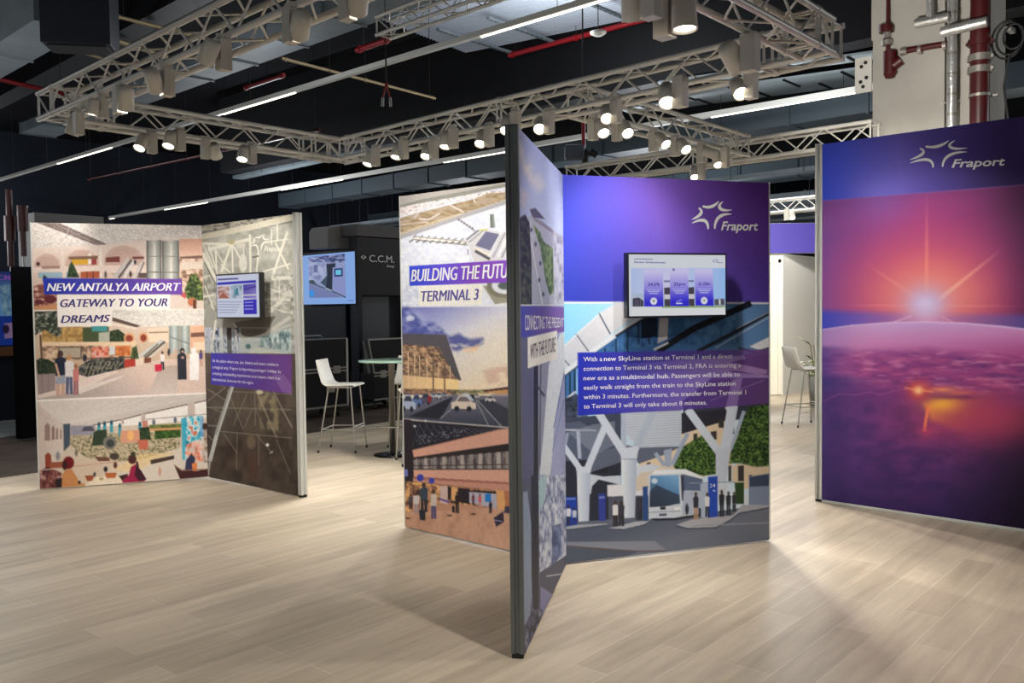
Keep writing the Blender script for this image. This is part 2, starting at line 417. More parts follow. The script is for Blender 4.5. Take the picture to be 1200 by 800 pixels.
# ------------------------------------------------------------------ the display walls
M_ALU = mat('aluminium_profile', (214, 216, 212), .42, .15, spec=.5)
M_ALU_DK = mat('aluminium_profile_dark', (150, 152, 148), .45, .5)
M_CORE = mat('panel_core', (225, 225, 228), .7)
M_FOOT = mat('black_foot', (22, 22, 24), .6)
def dirv(deg): a = math.radians(deg); return Vector((math.sin(a), math.cos(a), 0))
UP = Vector((0, 0, 1)); HP = 2.5
J1 = Vector((.3344, 5.699, 0)); J2 = Vector((-3.039, 8.825, 0)); J3 = Vector((2.5807, 7.4238, 0))
def display_panel(name, label, O, d, nrm, L, H, pic, post_at, nv_label, grain=.12):
    """O = bottom-left corner as seen from the printed side, d runs to the right, nrm to the viewer; post_at 0 / 1 = profile at the left / right end."""
    t = thing('display_panel', label, 'display wall', tuple(O + d * L / 2))
    th = .052; p0, p1 = (0.0, 1.0)
    c = MB(); c.box(O + d * L / 2 - nrm * (th / 2 + .003) + UP * (H / 2 + .006), (L - .004, th, H - .02), d, None, UP); c.build('panel_core', M_CORE, t)
    pic.build('graphic_print', O + UP * H, d, UP, L, H - .012, nrm, M_PRINT, t, label=nv_label, grain=grain)
    return t, th
M_POST_SHADED = mat('aluminium_in_shade', (112, 115, 115), .5, .3)  # same aluminium as the other posts, its unlit shade put into the colour
def edge_post(t, c, d, nrm, H, w=.06, depth=.062, m_=None):
    """square aluminium profile with a groove down its outer side; black levelling foot below"""
    m = MB(); z0 = .022
    m.box(c + UP * ((H + z0) / 2), (w * .5, depth, H - z0), d, None, UP)
    for s in (-1, 1):
        m.box(c + nrm * s * depth * .34 + UP * ((H + z0) / 2), (w, depth * .32, H - z0), d, None, UP)
    m.box(c + UP * (H + .002), (w, depth, .006), d, None, UP)
    p = m.build('edge_post', m_ or M_ALU, t, .002)
    f = MB(); f.box(c + UP * .0115, (w * .86, depth * .86, .023), d, None, UP); f.build('levelling_foot', M_FOOT, p)
    return p

# ---- front star: BUILDING THE FUTURE
p = Picture([(467.8, 230), (664, 203.8), (666.5, 660.5), (472, 615.3)], 200, 400)
W1 = (228, 231, 240)
p.fill(W1); p.view(465, 210, 5.163)
full = [(-10, -30), (1100, -160), (1100, 800), (-10, 800)]
p.speck(full, 5, 3, [(216, 220, 236), (226, 229, 240), (232, 234, 243)], 1, 2)
p.poly([(0, 100), (1040, -50), (1040, 10), (665, 45), (330, 112), (120, 150), (0, 175)], (150, 149, 140))
p.poly([(0, 98), (1040, -55), (1040, -40), (665, 25), (150, 120), (0, 160)], (196, 190, 186), .9)
p.speck([(0, 172), (120, 148), (330, 112), (560, 72), (665, 62), (1040, 20), (1040, 70), (665, 95), (480, 112), (250, 160), (15, 222)], 2.6, 1.2, [(170, 160, 170), (232, 226, 230), (250, 236, 228), (205, 205, 222)], 1, 5)
p.speck([(0, 240), (110, 205), (330, 152), (470, 118), (560, 82), (640, 80), (1040, 20), (1040, 60), (665, 135), (400, 215), (200, 290), (0, 345)], 7, 1.8, [(150, 128, 100), (168, 146, 116), (184, 164, 136), (176, 160, 150)], 1, 9)
p.line([(130, 238), (190, 243), (260, 205)], 7, (228, 222, 226)); p.line([(320, 152), (410, 198)], 9, (226, 216, 216)); p.line([(470, 118), (480, 140)], 8, (230, 222, 224))
p.line([(100, 235), (150, 180)], 6, (220, 216, 222)); p.line([(20, 275), (110, 262), (190, 258)], 5, (220, 210, 205)); p.line([(10, 328), (190, 268), (400, 205)], 5, (226, 214, 190))
p.line([(0, 352), (200, 290), (400, 222), (680, 134), (1040, 30)], 24, (172, 170, 178)); p.line([(0, 338), (200, 277), (400, 208), (680, 120)], 3, (215, 208, 200))
p.line([(92, 352), (300, 372), (455, 388)], 24, (236, 232, 222)); p.line([(100, 362), (455, 398)], 6, (130, 128, 130)); p.line([(100, 344), (455, 376)], 4, (150, 148, 150))
for k in range(9):
    x = 70 + k * 42; p.line([(x, 378 + k * 1.5), (x + 26, 362 + k * 2)], 9, (112, 108, 116)); p.line([(x + 24, 352 + k * 2), (x + 44, 334 + k * 3)], 7, (132, 128, 138))
for k in range(6):
    p.line([(372 + k * 17, 240 + k * 10), (392 + k * 17, 250 + k * 12)], 12, (120, 118, 132)); p.line([(382 + k * 17, 258 + k * 10), (390 + k * 17, 244 + k * 10)], 5, (236, 236, 240))
p.poly([(415, 362), (495, 300), (560, 300), (700, 330), (720, 420), (640, 500), (470, 490), (440, 410)], (214, 212, 216))
p.line([(425, 362), (500, 306)], 10, (120, 124, 140)); p.line([(450, 368), (525, 312)], 9, (238, 238, 242)); p.line([(440, 378), (530, 308)], 4, (100, 104, 122))
p.poly([(480, 398), (545, 312), (632, 330), (572, 428)], (116, 116, 146)); p.poly([(632, 330), (572, 428), (580, 440), (646, 335)], (190, 188, 196)); p.line([(505, 308), (555, 300)], 8, (205, 205, 90))
p.poly([(571, 210), (597, 206), (602, 290), (574, 290)], (112, 122, 116)); p.poly([(588, 208), (597, 206), (602, 290), (592, 290)], (150, 156, 152))
for k in range(5): p.line([(560 + k * 28, 470), (640 + k * 26, 320)], 8, [(235, 236, 242), (150, 154, 172), (240, 241, 246), (128, 134, 156), (225, 226, 234)][k])
p.line([(478, 430), (570, 480)], 18, (92, 90, 98)); p.line([(480, 415), (570, 455)], 8, (240, 226, 205)); p.line([(432, 420), (434, 470)], 4, (120, 122, 140))
p.poly([(360, 480), (440, 455), (440, 490), (380, 500)], (246, 247, 250)); p.line([(20, 720), (110, 640)], 9, (248, 248, 250)); p.line([(40, 735), (120, 670)], 5, (170, 178, 205)); p.speck([(10, 640), (125, 640), (125, 765), (10, 765)], 4, 3, [(190, 200, 225), (240, 242, 248)], .7, 4)
p.ell(660, 650, 150, 96, (222, 224, 230)); p.ell(660, 645, 110, 70, (120, 118, 110)); p.ell(665, 640, 84, 50, (214, 216, 224)); p.ell(660, 640, 40, 24, (84, 96, 92)); p.poly([(525, 640), (600, 752), (690, 740), (690, 700), (610, 690), (560, 640)], (128, 122, 100), .75)
p.grad([(69, 522), (1040, 462), (1040, 600), (680, 620), (71, 641)], (69, 560), (52, 74, 214), (460, 550), (128, 74, 190), mid=(.55, (96, 76, 205)))
p.words('BUILDING THE FUTURE', [(80, 540), (752, 494), (752, 590), (80, 615)], WHITE, .0, .2)
p.poly([(125, 641), (518, 628), (519, 755), (127, 765)], (238, 235, 228)); p.words('TERMINAL 3', [(140, 670), (497, 655), (497, 724), (142, 736)], (92, 86, 158), .0, .2)
p.poly([(0, 762), (1040, 752), (1040, 775), (0, 775)], (226, 226, 232))
p.view(465, 350, 5.163)
p.grad([(0, 47), (1040, 42), (1040, 780), (0, 720)], (150, 40), (120, 126, 194), (420, 560), (248, 226, 196), mid=(.45, (214, 214, 228)))
p.glow(620, 330, 260, 170, (246, 236, 220), .8); p.glow(90, 110, 60, 40, (205, 212, 236), .8)
p.cloud([(0, 50), (60, 45), (150, 140), (220, 140), (310, 210), (330, 220), (0, 240)], 9, 6, (82, 92, 164), 3, .2, .62)
p.cloud([(300, 225), (375, 205), (440, 240), (525, 232), (528, 262), (470, 292), (430, 285), (360, 312), (320, 300)], 8, 4, (92, 98, 158), 6, .1, .55)
p.cloud([(400, 300), (500, 275), (480, 310), (430, 318)], 5, 2, (248, 206, 160), 8, .3, .5); p.ell(75, 112, 26, 16, (226, 228, 240), .8)
p.cloud([(520, 430), (690, 390), (690, 520), (560, 520)], 10, 6, (226, 190, 170), 2, .35, .6, .8)
p.poly([(25, 204), (295, 212), (388, 486), (345, 488), (245, 300), (25, 290)], (92, 88, 96)); p.poly([(25, 270), (250, 288), (350, 470), (385, 486), (25, 475)], (150, 118, 96))
p.speck([(25, 270), (245, 285), (340, 460), (25, 455)], 5, 2.2, [(76, 62, 58), (150, 118, 96), (216, 178, 138)], .9, 11)
for k in range(11): p.line([(30 + k * 20, 285), (120 + k * 24, 462)], 3.5, [(214, 184, 150), (70, 60, 60), (190, 158, 128)][k % 3], .8)
p.grad([(25, 455), (370, 484), (370, 565), (25, 560)], (40, 520), (226, 192, 150), (330, 520), (255, 222, 160))
for x in (60, 100, 130, 176, 214, 246, 284, 318): p.line([(x, 290 + x * .35), (x, 560)], 4 if x not in (214, 284) else 10, (112, 92, 80) if x in (214, 284) else (240, 214, 178), .9)
p.speck([(30, 535), (370, 545), (370, 575), (30, 575)], 3, 2, [(70, 56, 54), (190, 140, 110)], .85, 3); p.speck([(340, 545), (560, 545), (560, 572), (340, 572)], 4, 2, [(80, 84, 58), (190, 170, 130)], .9, 4)
p.poly([(525, 548), (1040, 480), (1040, 500), (690, 545), (530, 560)], (96, 66, 62)); p.poly([(530, 560), (690, 545), (1040, 500), (1040, 560), (690, 580)], (214, 160, 104)); p.poly([(560, 572), (1040, 560), (1040, 700), (690, 660)], (176, 158, 158))
p.grad([(20, 600), (340, 575), (1040, 600), (1040, 800), (640, 780), (20, 715)], (300, 580), (120, 118, 134), (300, 760), (66, 72, 88))
p.poly([(60, 705), (328, 588), (335, 592), (255, 722)], (44, 46, 56)); p.poly([(470, 610), (560, 600), (690, 670), (690, 770), (640, 770)], (62, 66, 78)); p.line([(480, 610), (560, 770)], 6, (150, 152, 160)); p.line([(488, 608), (640, 772)], 5, (178, 178, 186)); p.line([(335, 650), (255, 720)], 5, (170, 170, 178))
def car(x0, y0, x1, y1, col, glass=(60, 66, 84)):
    w, h = x1 - x0, y1 - y0
    p.poly([(x0, y0 + h * .45), (x0 + w * .16, y0 + h * .38), (x0 + w * .32, y0), (x0 + w * .68, y0), (x0 + w * .84, y0 + h * .42), (x1, y0 + h * .52), (x1, y0 + h * .9), (x0, y0 + h * .85)], col)
    p.poly([(x0 + w * .22, y0 + h * .38), (x0 + w * .35, y0 + h * .08), (x0 + w * .65, y0 + h * .08), (x0 + w * .78, y0 + h * .4)], glass)
    p.ell(x0 + w * .22, y0 + h * .86, w * .1, h * .17, (38, 38, 46)); p.ell(x0 + w * .72, y0 + h * .88, w * .1, h * .17, (38, 38, 46))
for a in [(195, 562, 235, 598, (176, 182, 200)), (225, 560, 275, 600, (205, 205, 214)), (265, 560, 300, 592, (150, 156, 176)), (128, 566, 205, 632, (86, 88, 108)), (75, 572, 145, 645, (98, 122, 178)), (10, 574, 105, 672, (178, 188, 214))]: car(*a)
p.ell(190, 600, 12, 22, (150, 50, 60)); car(325, 580, 478, 672, (226, 210, 196), (120, 112, 116)); p.poly([(385, 566), (430, 566), (470, 610), (450, 612)], (205, 214, 226), .8); p.poly([(440, 575), (470, 572), (468, 610)], (40, 42, 52)); car(535, 582, 600, 622, (205, 198, 200)); car(468, 570, 500, 600, (190, 186, 186))
p.view(465, 490, 5.163)
p.poly([(0, -7), (640, 50), (1040, 80), (1040, 900), (0, 800)], (40, 40, 50))
p.poly([(0, -8), (640, 46), (1040, 78), (1040, 86), (640, 54), (0, 0)], (196, 190, 190))
for k in range(13):
    p.line([(80 + k * 42, 20 + k * 4), (130 + k * 46, 120 - k * 2)], 5, (84, 84, 100), .9); p.line([(130 + k * 46, 24 + k * 3), (80 + k * 42, 170 - k * 9)], 5, (72, 72, 88), .9)
p.speck([(95, 100), (420, 50), (440, 85), (120, 165)], 1.6, 1.2, [(40, 40, 50), (40, 40, 50), (150, 150, 165)], .8, 6); p.ell(98, 40, 8, 6, (230, 230, 235)); p.ell(165, 8, 6, 5, (240, 240, 240))
p.poly([(82, 184), (622, 64), (690, 58), (1040, 40), (1040, 80), (690, 150), (90, 230)], (226, 172, 152)); p.line([(82, 187), (622, 66), (700, 58)], 5, (192, 140, 124))
p.poly([(88, 228), (690, 148), (1040, 76), (1040, 200), (690, 200), (90, 245)], (52, 46, 50))
p.poly([(88, 244), (690, 196), (1040, 180), (1040, 306), (690, 306), (90, 300)], (120, 112, 114)); p.speck([(88, 244), (690, 200), (690, 300), (90, 298)], 4, 6, [(78, 72, 78), (128, 120, 122), (176, 166, 164)], .8, 8)
for k in range(12): p.poly([(100 + k * 56, 238 - k * 4), (116 + k * 57, 236 - k * 4), (116 + k * 57, 304), (100 + k * 56, 304)], (196, 184, 178) if k % 2 else (160, 150, 148), .85); p.line([(134 + k * 56, 240 - k * 4), (134 + k * 56, 304)], 4, (58, 52, 56))
p.line([(88, 280), (690, 276)], 4, (60, 54, 58)); p.line([(88, 300), (690, 304)], 6, (70, 60, 62))
p.poly([(88, 304), (1040, 310), (1040, 420), (690, 388), (90, 345)], (230, 176, 156)); p.poly([(60, 345), (90, 345), (690, 386), (1040, 410), (1040, 440), (690, 400), (60, 356)], (180, 116, 104)); p.poly([(60, 356), (690, 398), (1040, 430), (1040, 470), (600, 432), (60, 372)], (214, 156, 138))
p.poly([(30, -4), (78, 4), (86, 420), (36, 430)], (46, 40, 48))
p.poly([(36, 372), (600, 432), (1040, 470), (1040, 900), (36, 800)], (206, 150, 116)); p.speck([(36, 372), (600, 440), (600, 530), (36, 560)], 4, 6, [(60, 44, 46), (150, 104, 84), (226, 172, 118), (250, 200, 140)], .9, 13)
p.grad([(36, 560), (250, 500), (690, 550), (1040, 560), (1040, 960), (36, 800)], (300, 500), (200, 150, 122), (420, 760), (222, 176, 150)); p.speck([(36, 560), (690, 540), (1040, 560), (1040, 960), (36, 800)], 8, 14, [(196, 150, 126), (220, 176, 148), (230, 190, 164)], .55, 21)
p.poly([(365, 415), (435, 420), (435, 515), (365, 500)], (48, 40, 50)); p.poly([(434, 436), (605, 452), (605, 545), (434, 505)], (196, 190, 210)); p.poly([(434, 432), (605, 440), (605, 454), (434, 440)], (40, 34, 40)); p.poly([(532, 452), (570, 455), (570, 505), (532, 500)], (40, 140, 226)); p.poly([(600, 430), (690, 440), (690, 560), (610, 545)], (238, 180, 120)); p.poly([(650, 435), (690, 440), (690, 560), (660, 540)], (200, 130, 96))
p.poly([(325, 412), (362, 415), (360, 498), (325, 490)], (240, 190, 130)); p.poly([(252, 402), (300, 405), (298, 515), (252, 505)], (222, 196, 190)); p.poly([(300, 405), (322, 408), (320, 490), (300, 485)], (52, 42, 46)); p.line([(250, 482), (310, 500)], 12, (120, 90, 170))
p.ell(130, 352, 22, 22, (66, 70, 190)); p.ell(200, 370, 18, 18, (70, 76, 200)); p.poly([(30, 300), (52, 300), (54, 340), (36, 345)], (120, 130, 210)); p.line([(80, 385), (140, 388)], 14, (240, 190, 110))
p.figure(152, 385, 560, 52, (60, 78, 96), (44, 46, 60)); p.poly([(120, 545), (160, 545), (160, 610), (126, 606)], (38, 44, 58)); p.figure(212, 425, 600, 40, (222, 206, 196), (84, 80, 130)); p.figure(104, 440, 565, 40, (214, 206, 206), (170, 150, 160)); p.figure(70, 450, 540, 30, (84, 70, 80), (60, 44, 50)); p.figure(358, 440, 568, 28, (50, 40, 44), (40, 34, 40)); p.poly([(326, 525), (342, 525), (342, 566), (326, 562)], (36, 34, 44)); p.figure(566, 500, 570, 22, (44, 44, 60), (40, 40, 50)); p.figure(458, 455, 520, 18, (120, 60, 70), (60, 50, 70)); p.figure(500, 455, 540, 20, (226, 100, 110), (200, 150, 140)); p.poly([(585, 600), (645, 560), (650, 625), (600, 655)], (60, 54, 78)); p.line([(585, 612), (640, 622)], 5, (170, 160, 200)); p.poly([(655, 530), (690, 530), (690, 575), (650, 570)], (74, 66, 90))
for x, y in ((50, 596), (310, 582), (458, 575)): p.ell(x, y, 16, 5, (70, 50, 46))
p.poly([(0, 640), (36, 648), (690, 800), (690, 806), (30, 660)], (120, 86, 70), .6)
d3 = (J1 - (J1 + dirv(10.96 - 60) * 1.534)).normalized()
Ob = J1 - d3 * 1.534; nb = Vector((d3.y, -d3.x, 0))
t, th = display_panel('display_wall', 'wall of the front star printed BUILDING THE FUTURE over a snowy airfield picture', Ob, d3, nb, 1.534, HP, p, 0, 'three airport pictures with the title BUILDING THE FUTURE TERMINAL 3')
c = MB(); c.box(Ob + d3 * -.006 - nb * .028 + UP * 1.26, (.012, .056, 2.484), d3, None, UP); c.build('edge_post', M_ALU, t, .002)

# ---- front star: the blue wall
p = Picture([(664, 204.5), (901, 211.5), (900, 635.8), (666.5, 660)], 240, 440)
p.fill((100, 80, 190))
p.grad([(640, 190), (930, 190), (930, 356), (640, 356)], (664, 300), (48, 62, 182), (900, 270), (92, 48, 136), mid=(.48, (114, 84, 182)))  # print gradient, with some spotlight falloff mixed into its colours
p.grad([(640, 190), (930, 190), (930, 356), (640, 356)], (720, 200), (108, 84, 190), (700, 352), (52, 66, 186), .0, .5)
p.poly([(640, 353.2), (930, 353.2), (930, 356.4), (640, 356.4)], (226, 226, 240))
p.view(655, 345, 4.8)
p.grad([(0, 50), (1300, 50), (1300, 1600), (0, 1600)], (50, 60), (140, 212, 248), (700, 300), (214, 232, 246))
p.grad([(30, 300), (130, 205), (240, 105), (330, 48), (620, 48), (395, 150), (180, 325), (30, 450)], (60, 350), (200, 204, 216), (420, 80), (228, 228, 234))
p.line([(238, 104), (300, 222)], 7, (72, 84, 104)); p.line([(113, 222), (182, 322)], 6, (82, 92, 112)); p.line([(40, 360), (80, 404)], 6, (80, 90, 110)); p.line([(40, 300), (130, 212), (240, 108)], 3, (246, 248, 250))
p.grad([(40, 440), (395, 180), (590, 50), (1200, 50), (1200, 330), (115, 410), (112, 560), (40, 600)], (100, 400), (62, 112, 168), (1050, 120), (92, 130, 176), mid=(.5, (56, 100, 156)))
p.speck([(250, 330), (395, 200), (560, 60), (1010, 50), (1010, 280), (560, 282)], 5, 9, [(34, 60, 96), (58, 104, 160), (84, 136, 186)], .55, 5)
for x, y0, y1 in ((270, 300, 330), (332, 250, 330), (396, 205, 330), (455, 160, 280), (515, 120, 280), (50, 450, 590), (78, 430, 580), (104, 405, 560)): p.line([(x, y0), (x, y1)], 7, (24, 34, 52))
p.poly([(572, 130), (620, 130), (615, 250), (560, 275)], (190, 190, 196)); p.poly([(640, 130), (700, 120), (690, 230), (640, 250)], (52, 96, 150)); p.poly([(470, 120), (560, 70), (560, 230), (470, 250)], (24, 34, 60))
p.line([(40, 446), (200, 320), (395, 180), (600, 50)], 26, (222, 228, 236)); p.line([(40, 466), (215, 332)], 8, (60, 74, 96)); p.line([(330, 235), (620, 50)], 14, (40, 52, 72)); p.line([(40, 600), (110, 545)], 10, (216, 220, 230)); p.line([(40, 620), (118, 570)], 12, (30, 36, 48))
p.line([(560, 320), (760, 190), (1080, 45)], 36, (20, 24, 34)); p.line([(540, 310), (620, 270)], 12, (206, 210, 218)); p.line([(780, 320), (980, 215), (1190, 95)], 20, (32, 38, 50)); p.line([(880, 300), (1190, 118)], 5, (190, 196, 210)); p.line([(1000, 190), (1190, 90)], 4, (170, 178, 196))
p.poly([(1070, 292), (1190, 232), (1190, 300), (1120, 310)], (226, 226, 230)); p.line([(1010, 300), (1190, 345)], 12, (72, 66, 96)); p.poly([(1040, 340), (1190, 290), (1190, 400), (1060, 400)], (84, 84, 104)); p.poly([(900, 395), (1190, 330), (1190, 460), (980, 440)], (64, 60, 84)); p.poly([(860, 395), (960, 380), (1170, 425), (1165, 450), (900, 420)], (232, 230, 234)); p.line([(1030, 430), (1190, 465)], 10, (226, 226, 232)); p.poly([(860, 470), (1190, 470), (1190, 700), (700, 720), (700, 600)], (56, 60, 78)); p.line([(850, 600), (1150, 484)], 6, (170, 172, 186))
p.poly([(930, 660), (975, 480), (1030, 470), (995, 660)], (196, 204, 218))
p.poly([(30, 590), (120, 560), (120, 690), (690, 650), (690, 700), (30, 780)], (58, 66, 86)); p.speck([(30, 600), (120, 570), (180, 690), (30, 720)], 5, 4, [(32, 38, 52), (92, 104, 128)], .7, 2)
p.view(655, 480, 4.444)
p.poly([(30, 60), (330, 10), (330, 330), (40, 420)], (66, 74, 94)); p.poly([(30, 70), (120, 60), (215, 120), (215, 260), (40, 270)], (88, 98, 120)); p.line([(45, 105), (205, 108)], 8, (206, 210, 220))
p.poly([(420, 275), (640, 180), (640, 100), (870, 45), (900, 240), (900, 380), (960, 420), (1120, 400), (1120, 270), (930, 290), (740, 360), (420, 460)], (226, 206, 178))
p.poly([(640, 20), (870, 0), (870, 60), (640, 130)], (44, 44, 54))
for a in [(790, 118, 820, 160), (830, 55, 858, 98), (700, 130, 720, 165), (930, 300, 960, 380), (985, 350, 1000, 380), (880, 300, 895, 380), (460, 280, 480, 310), (880, 100, 910, 130)]: p.poly([(a[0], a[1]), (a[2], a[1] - 4), (a[2], a[3]), (a[0], a[3])], (62, 56, 58))
p.poly([(40, 270), (330, 250), (330, 590), (40, 605)], (46, 50, 64)); p.poly([(150, 265), (262, 260), (262, 330), (150, 330)], (34, 36, 48)); p.poly([(260, 395), (480, 380), (480, 452), (260, 455)], (222, 222, 228)); p.poly([(400, 340), (500, 315), (500, 400), (405, 430)], (214, 200, 184)); p.poly([(265, 455), (470, 450), (470, 570), (265, 580)], (84, 88, 104))
p.poly([(165, 335), (240, 350), (330, 345), (330, 395), (215, 365), (182, 400), (176, 440), (165, 440)], (198, 206, 220)); p.poly([(405, 300), (480, 285), (545, 300), (480, 325), (430, 330), (410, 360)], (206, 214, 228))
p.poly([(330, 20), (640, 5), (638, 196), (425, 202), (350, 120)], (196, 204, 218))
for k in range(14): p.line([(330, 28 + k * 13), (640, 16 + k * 13)], 3, (160, 170, 188), .8)
p.poly([(215, 220), (350, 185), (425, 200), (640, 194), (560, 235), (420, 285), (400, 250), (170, 330), (165, 265)], (96, 104, 124)); p.poly([(60, 120), (180, 80), (300, 60), (300, 185), (200, 235)], (140, 150, 170), .6)
g = [(16, 28, 18), (40, 66, 32), (74, 108, 48), (128, 156, 84)]
p.speck([(598, 300), (612, 262), (640, 200), (690, 170), (742, 138), (790, 160), (822, 205), (832, 340), (745, 350), (650, 318), (610, 318)], 1.9, 1.8, g, 1, 3, .2, .8, 1.2)
p.speck([(884, 285), (895, 215), (925, 150), (950, 70), (985, -10), (1110, -30), (1110, 300), (1020, 305), (945, 285)], 2.0, 1.9, g, 1, 8, .2, .8, 1.2)
p.poly([(912, 388), (960, 386), (960, 500), (918, 500)], (46, 74, 40))
C1_, C2_, C3_ = (208, 217, 232), (176, 188, 208), (160, 172, 196)
p.line([(112, 110), (120, 255)], 18, C2_); p.line([(60, 120), (46, 190)], 14, C3_); p.line([(248, 90), (160, 305)], 34, C1_); p.line([(40, 190), (128, 318)], 30, C1_); p.poly([(100, 300), (182, 295), (172, 335), (106, 335)], C1_); p.grad([(105, 330), (173, 330), (165, 604), (112, 604)], (105, 400), (222, 228, 238), (172, 400), (176, 188, 210))
p.line([(342, 10), (345, 200)], 24, C2_); p.line([(500, 0), (395, 225)], 36, C2_); p.line([(218, 20), (352, 240)], 40, C1_); p.poly([(325, 205), (420, 190), (410, 265), (330, 260)], C1_); p.grad([(330, 255), (410, 255), (398, 585), (347, 585)], (332, 400), (226, 232, 240), (408, 400), (172, 184, 208)); p.line([(330, 258), (410, 262)], 3, (140, 150, 172))
p.line([(505, 228), (552, 295)], 20, C3_); p.line([(672, 125), (590, 292)], 22, C3_); p.poly([(548, 215), (590, 205), (585, 302), (556, 302)], C3_)
p.line([(962, 10), (890, 215)], 18, C2_); p.line([(672, 0), (838, 235)], 42, C1_); p.line([(905, -20), (858, 235)], 52, C1_); p.poly([(815, 215), (892, 200), (868, 390), (815, 390)], (200, 210, 226))
# coach, stops and kerbs
p.poly([(40, 590), (480, 560), (640, 560), (1120, 500), (1120, 860), (40, 860)], (98, 106, 124)); p.grad([(40, 620), (1120, 520), (1120, 860), (40, 860)], (500, 560), (86, 94, 114), (560, 720), (116, 122, 138))
p.poly([(470, 340), (545, 312), (660, 314), (752, 360), (757, 552), (600, 572), (470, 576)], (206, 214, 226)); p.poly([(500, 318), (660, 316), (750, 356), (742, 366), (640, 336), (486, 340)], (232, 236, 242))
p.grad([(480, 348), (624, 345), (630, 494), (560, 508), (474, 512)], (500, 500), (48, 60, 82), (590, 350), (120, 170, 216), mid=(.6, (92, 138, 184))); p.poly([(476, 430), (510, 395), (560, 420), (628, 450), (630, 494), (560, 508), (474, 512)], (52, 62, 80), .8); p.ell(500, 375, 16, 14, (226, 236, 246), .8)
p.poly([(642, 340), (746, 368), (746, 430), (652, 426)], (92, 108, 138)); p.poly([(634, 345), (650, 348), (656, 480), (640, 480)], (60, 66, 84)); p.poly([(650, 430), (752, 434), (754, 545), (640, 560)], (178, 188, 208)); p.poly([(528, 512), (556, 510), (556, 526), (530, 526)], (40, 44, 56)); p.line([(470, 540), (632, 534)], 5, (150, 160, 180)); p.poly([(600, 515), (632, 512), (632, 526), (604, 530)], (240, 240, 244)); p.poly([(524, 548), (562, 546), (562, 558), (524, 560)], (70, 80, 100)); p.poly([(478, 572), (600, 570), (756, 546), (756, 558), (610, 582), (500, 584)], (40, 44, 56)); p.ell(666, 525, 9, 28, (50, 54, 66))
p.poly([(985, 355), (1120, 335), (1120, 510), (985, 505)], (132, 146, 176)); p.poly([(990, 358), (1120, 340), (1120, 405), (990, 410)], (60, 76, 102)); p.ell(972, 480, 9, 22, (226, 228, 232))
p.poly([(735, 392), (775, 390), (775, 575), (738, 570)], (176, 190, 212)); p.poly([(825, 400), (872, 396), (870, 480), (826, 480)], (214, 220, 228)); p.line([(680, 388), (915, 384)], 5, (150, 160, 180))
p.poly([(775, 356), (824, 352), (824, 572), (776, 572)], (42, 78, 184)); p.words('24', [(783, 392), (812, 390), (812, 410), (783, 412)], (214, 222, 240), .005); p.line([(800, 428), (812, 430)], 8, (190, 205, 240))
p.poly([(40, 455), (104, 455), (106, 604), (44, 606)], (34, 66, 168)); p.line([(52, 466), (98, 464)], 9, (120, 140, 210)); p.poly([(214, 440), (250, 438), (250, 582), (216, 582)], (54, 66, 150)); p.line([(218, 460), (246, 458)], 10, (130, 140, 200)); p.poly([(440, 405), (466, 402), (466, 584), (442, 584)], (46, 78, 136)); p.poly([(405, 460), (438, 458), (438, 580), (405, 580)], (56, 58, 72))
p.poly([(262, 622), (400, 588), (478, 584), (440, 604), (345, 626)], (178, 180, 190)); p.poly([(40, 612), (110, 600), (265, 596), (240, 606), (60, 626)], (164, 168, 180)); p.line([(50, 627), (245, 606)], 5, (60, 66, 80)); p.line([(262, 624), (345, 628), (445, 605), (480, 586)], 5, (70, 76, 90))
p.poly([(612, 606), (690, 578), (900, 560), (930, 530), (950, 505), (1090, 508), (1090, 520), (935, 548), (885, 585), (815, 622), (670, 626)], (176, 178, 188)); p.line([(612, 612), (670, 628), (815, 624), (890, 585), (935, 550), (1090, 521)], 6, (62, 68, 84))
for a in [(300, 478, 612, 30, (222, 220, 226), (50, 44, 48)), (330, 480, 610, 34, (58, 60, 72), (46, 44, 50)), (712, 436, 582, 28, (52, 54, 66), (190, 150, 124)), (770, 440, 568, 26, (226, 226, 230), (44, 48, 66)), (845, 426, 566, 28, (44, 46, 58), (38, 40, 50)), (880, 434, 560, 26, (46, 48, 60), (40, 42, 52)), (909, 436, 540, 22, (54, 54, 64), (44, 44, 54)), (62, 500, 602, 26, (214, 218, 228), (50, 56, 76)), (92, 512, 602, 22, (190, 200, 220), (44, 60, 120)), (428, 470, 570, 18, (60, 60, 74), (44, 46, 58))]: p.figure(*a)
p.poly([(725, 520), (738, 520), (738, 565), (726, 565)], (60, 60, 76)); p.line([(905, 505), (918, 540)], 4, (40, 40, 48))
p.line([(700, 612), (1120, 600)], 8, (158, 162, 174), .8); p.poly([(40, 712), (420, 742), (300, 790), (40, 800)], (84, 92, 108)); p.line([(40, 710), (420, 744), (560, 742)], 5, (112, 88, 84)); p.poly([(40, 690), (500, 690), (560, 738), (400, 738), (40, 706)], (146, 150, 164), .8)
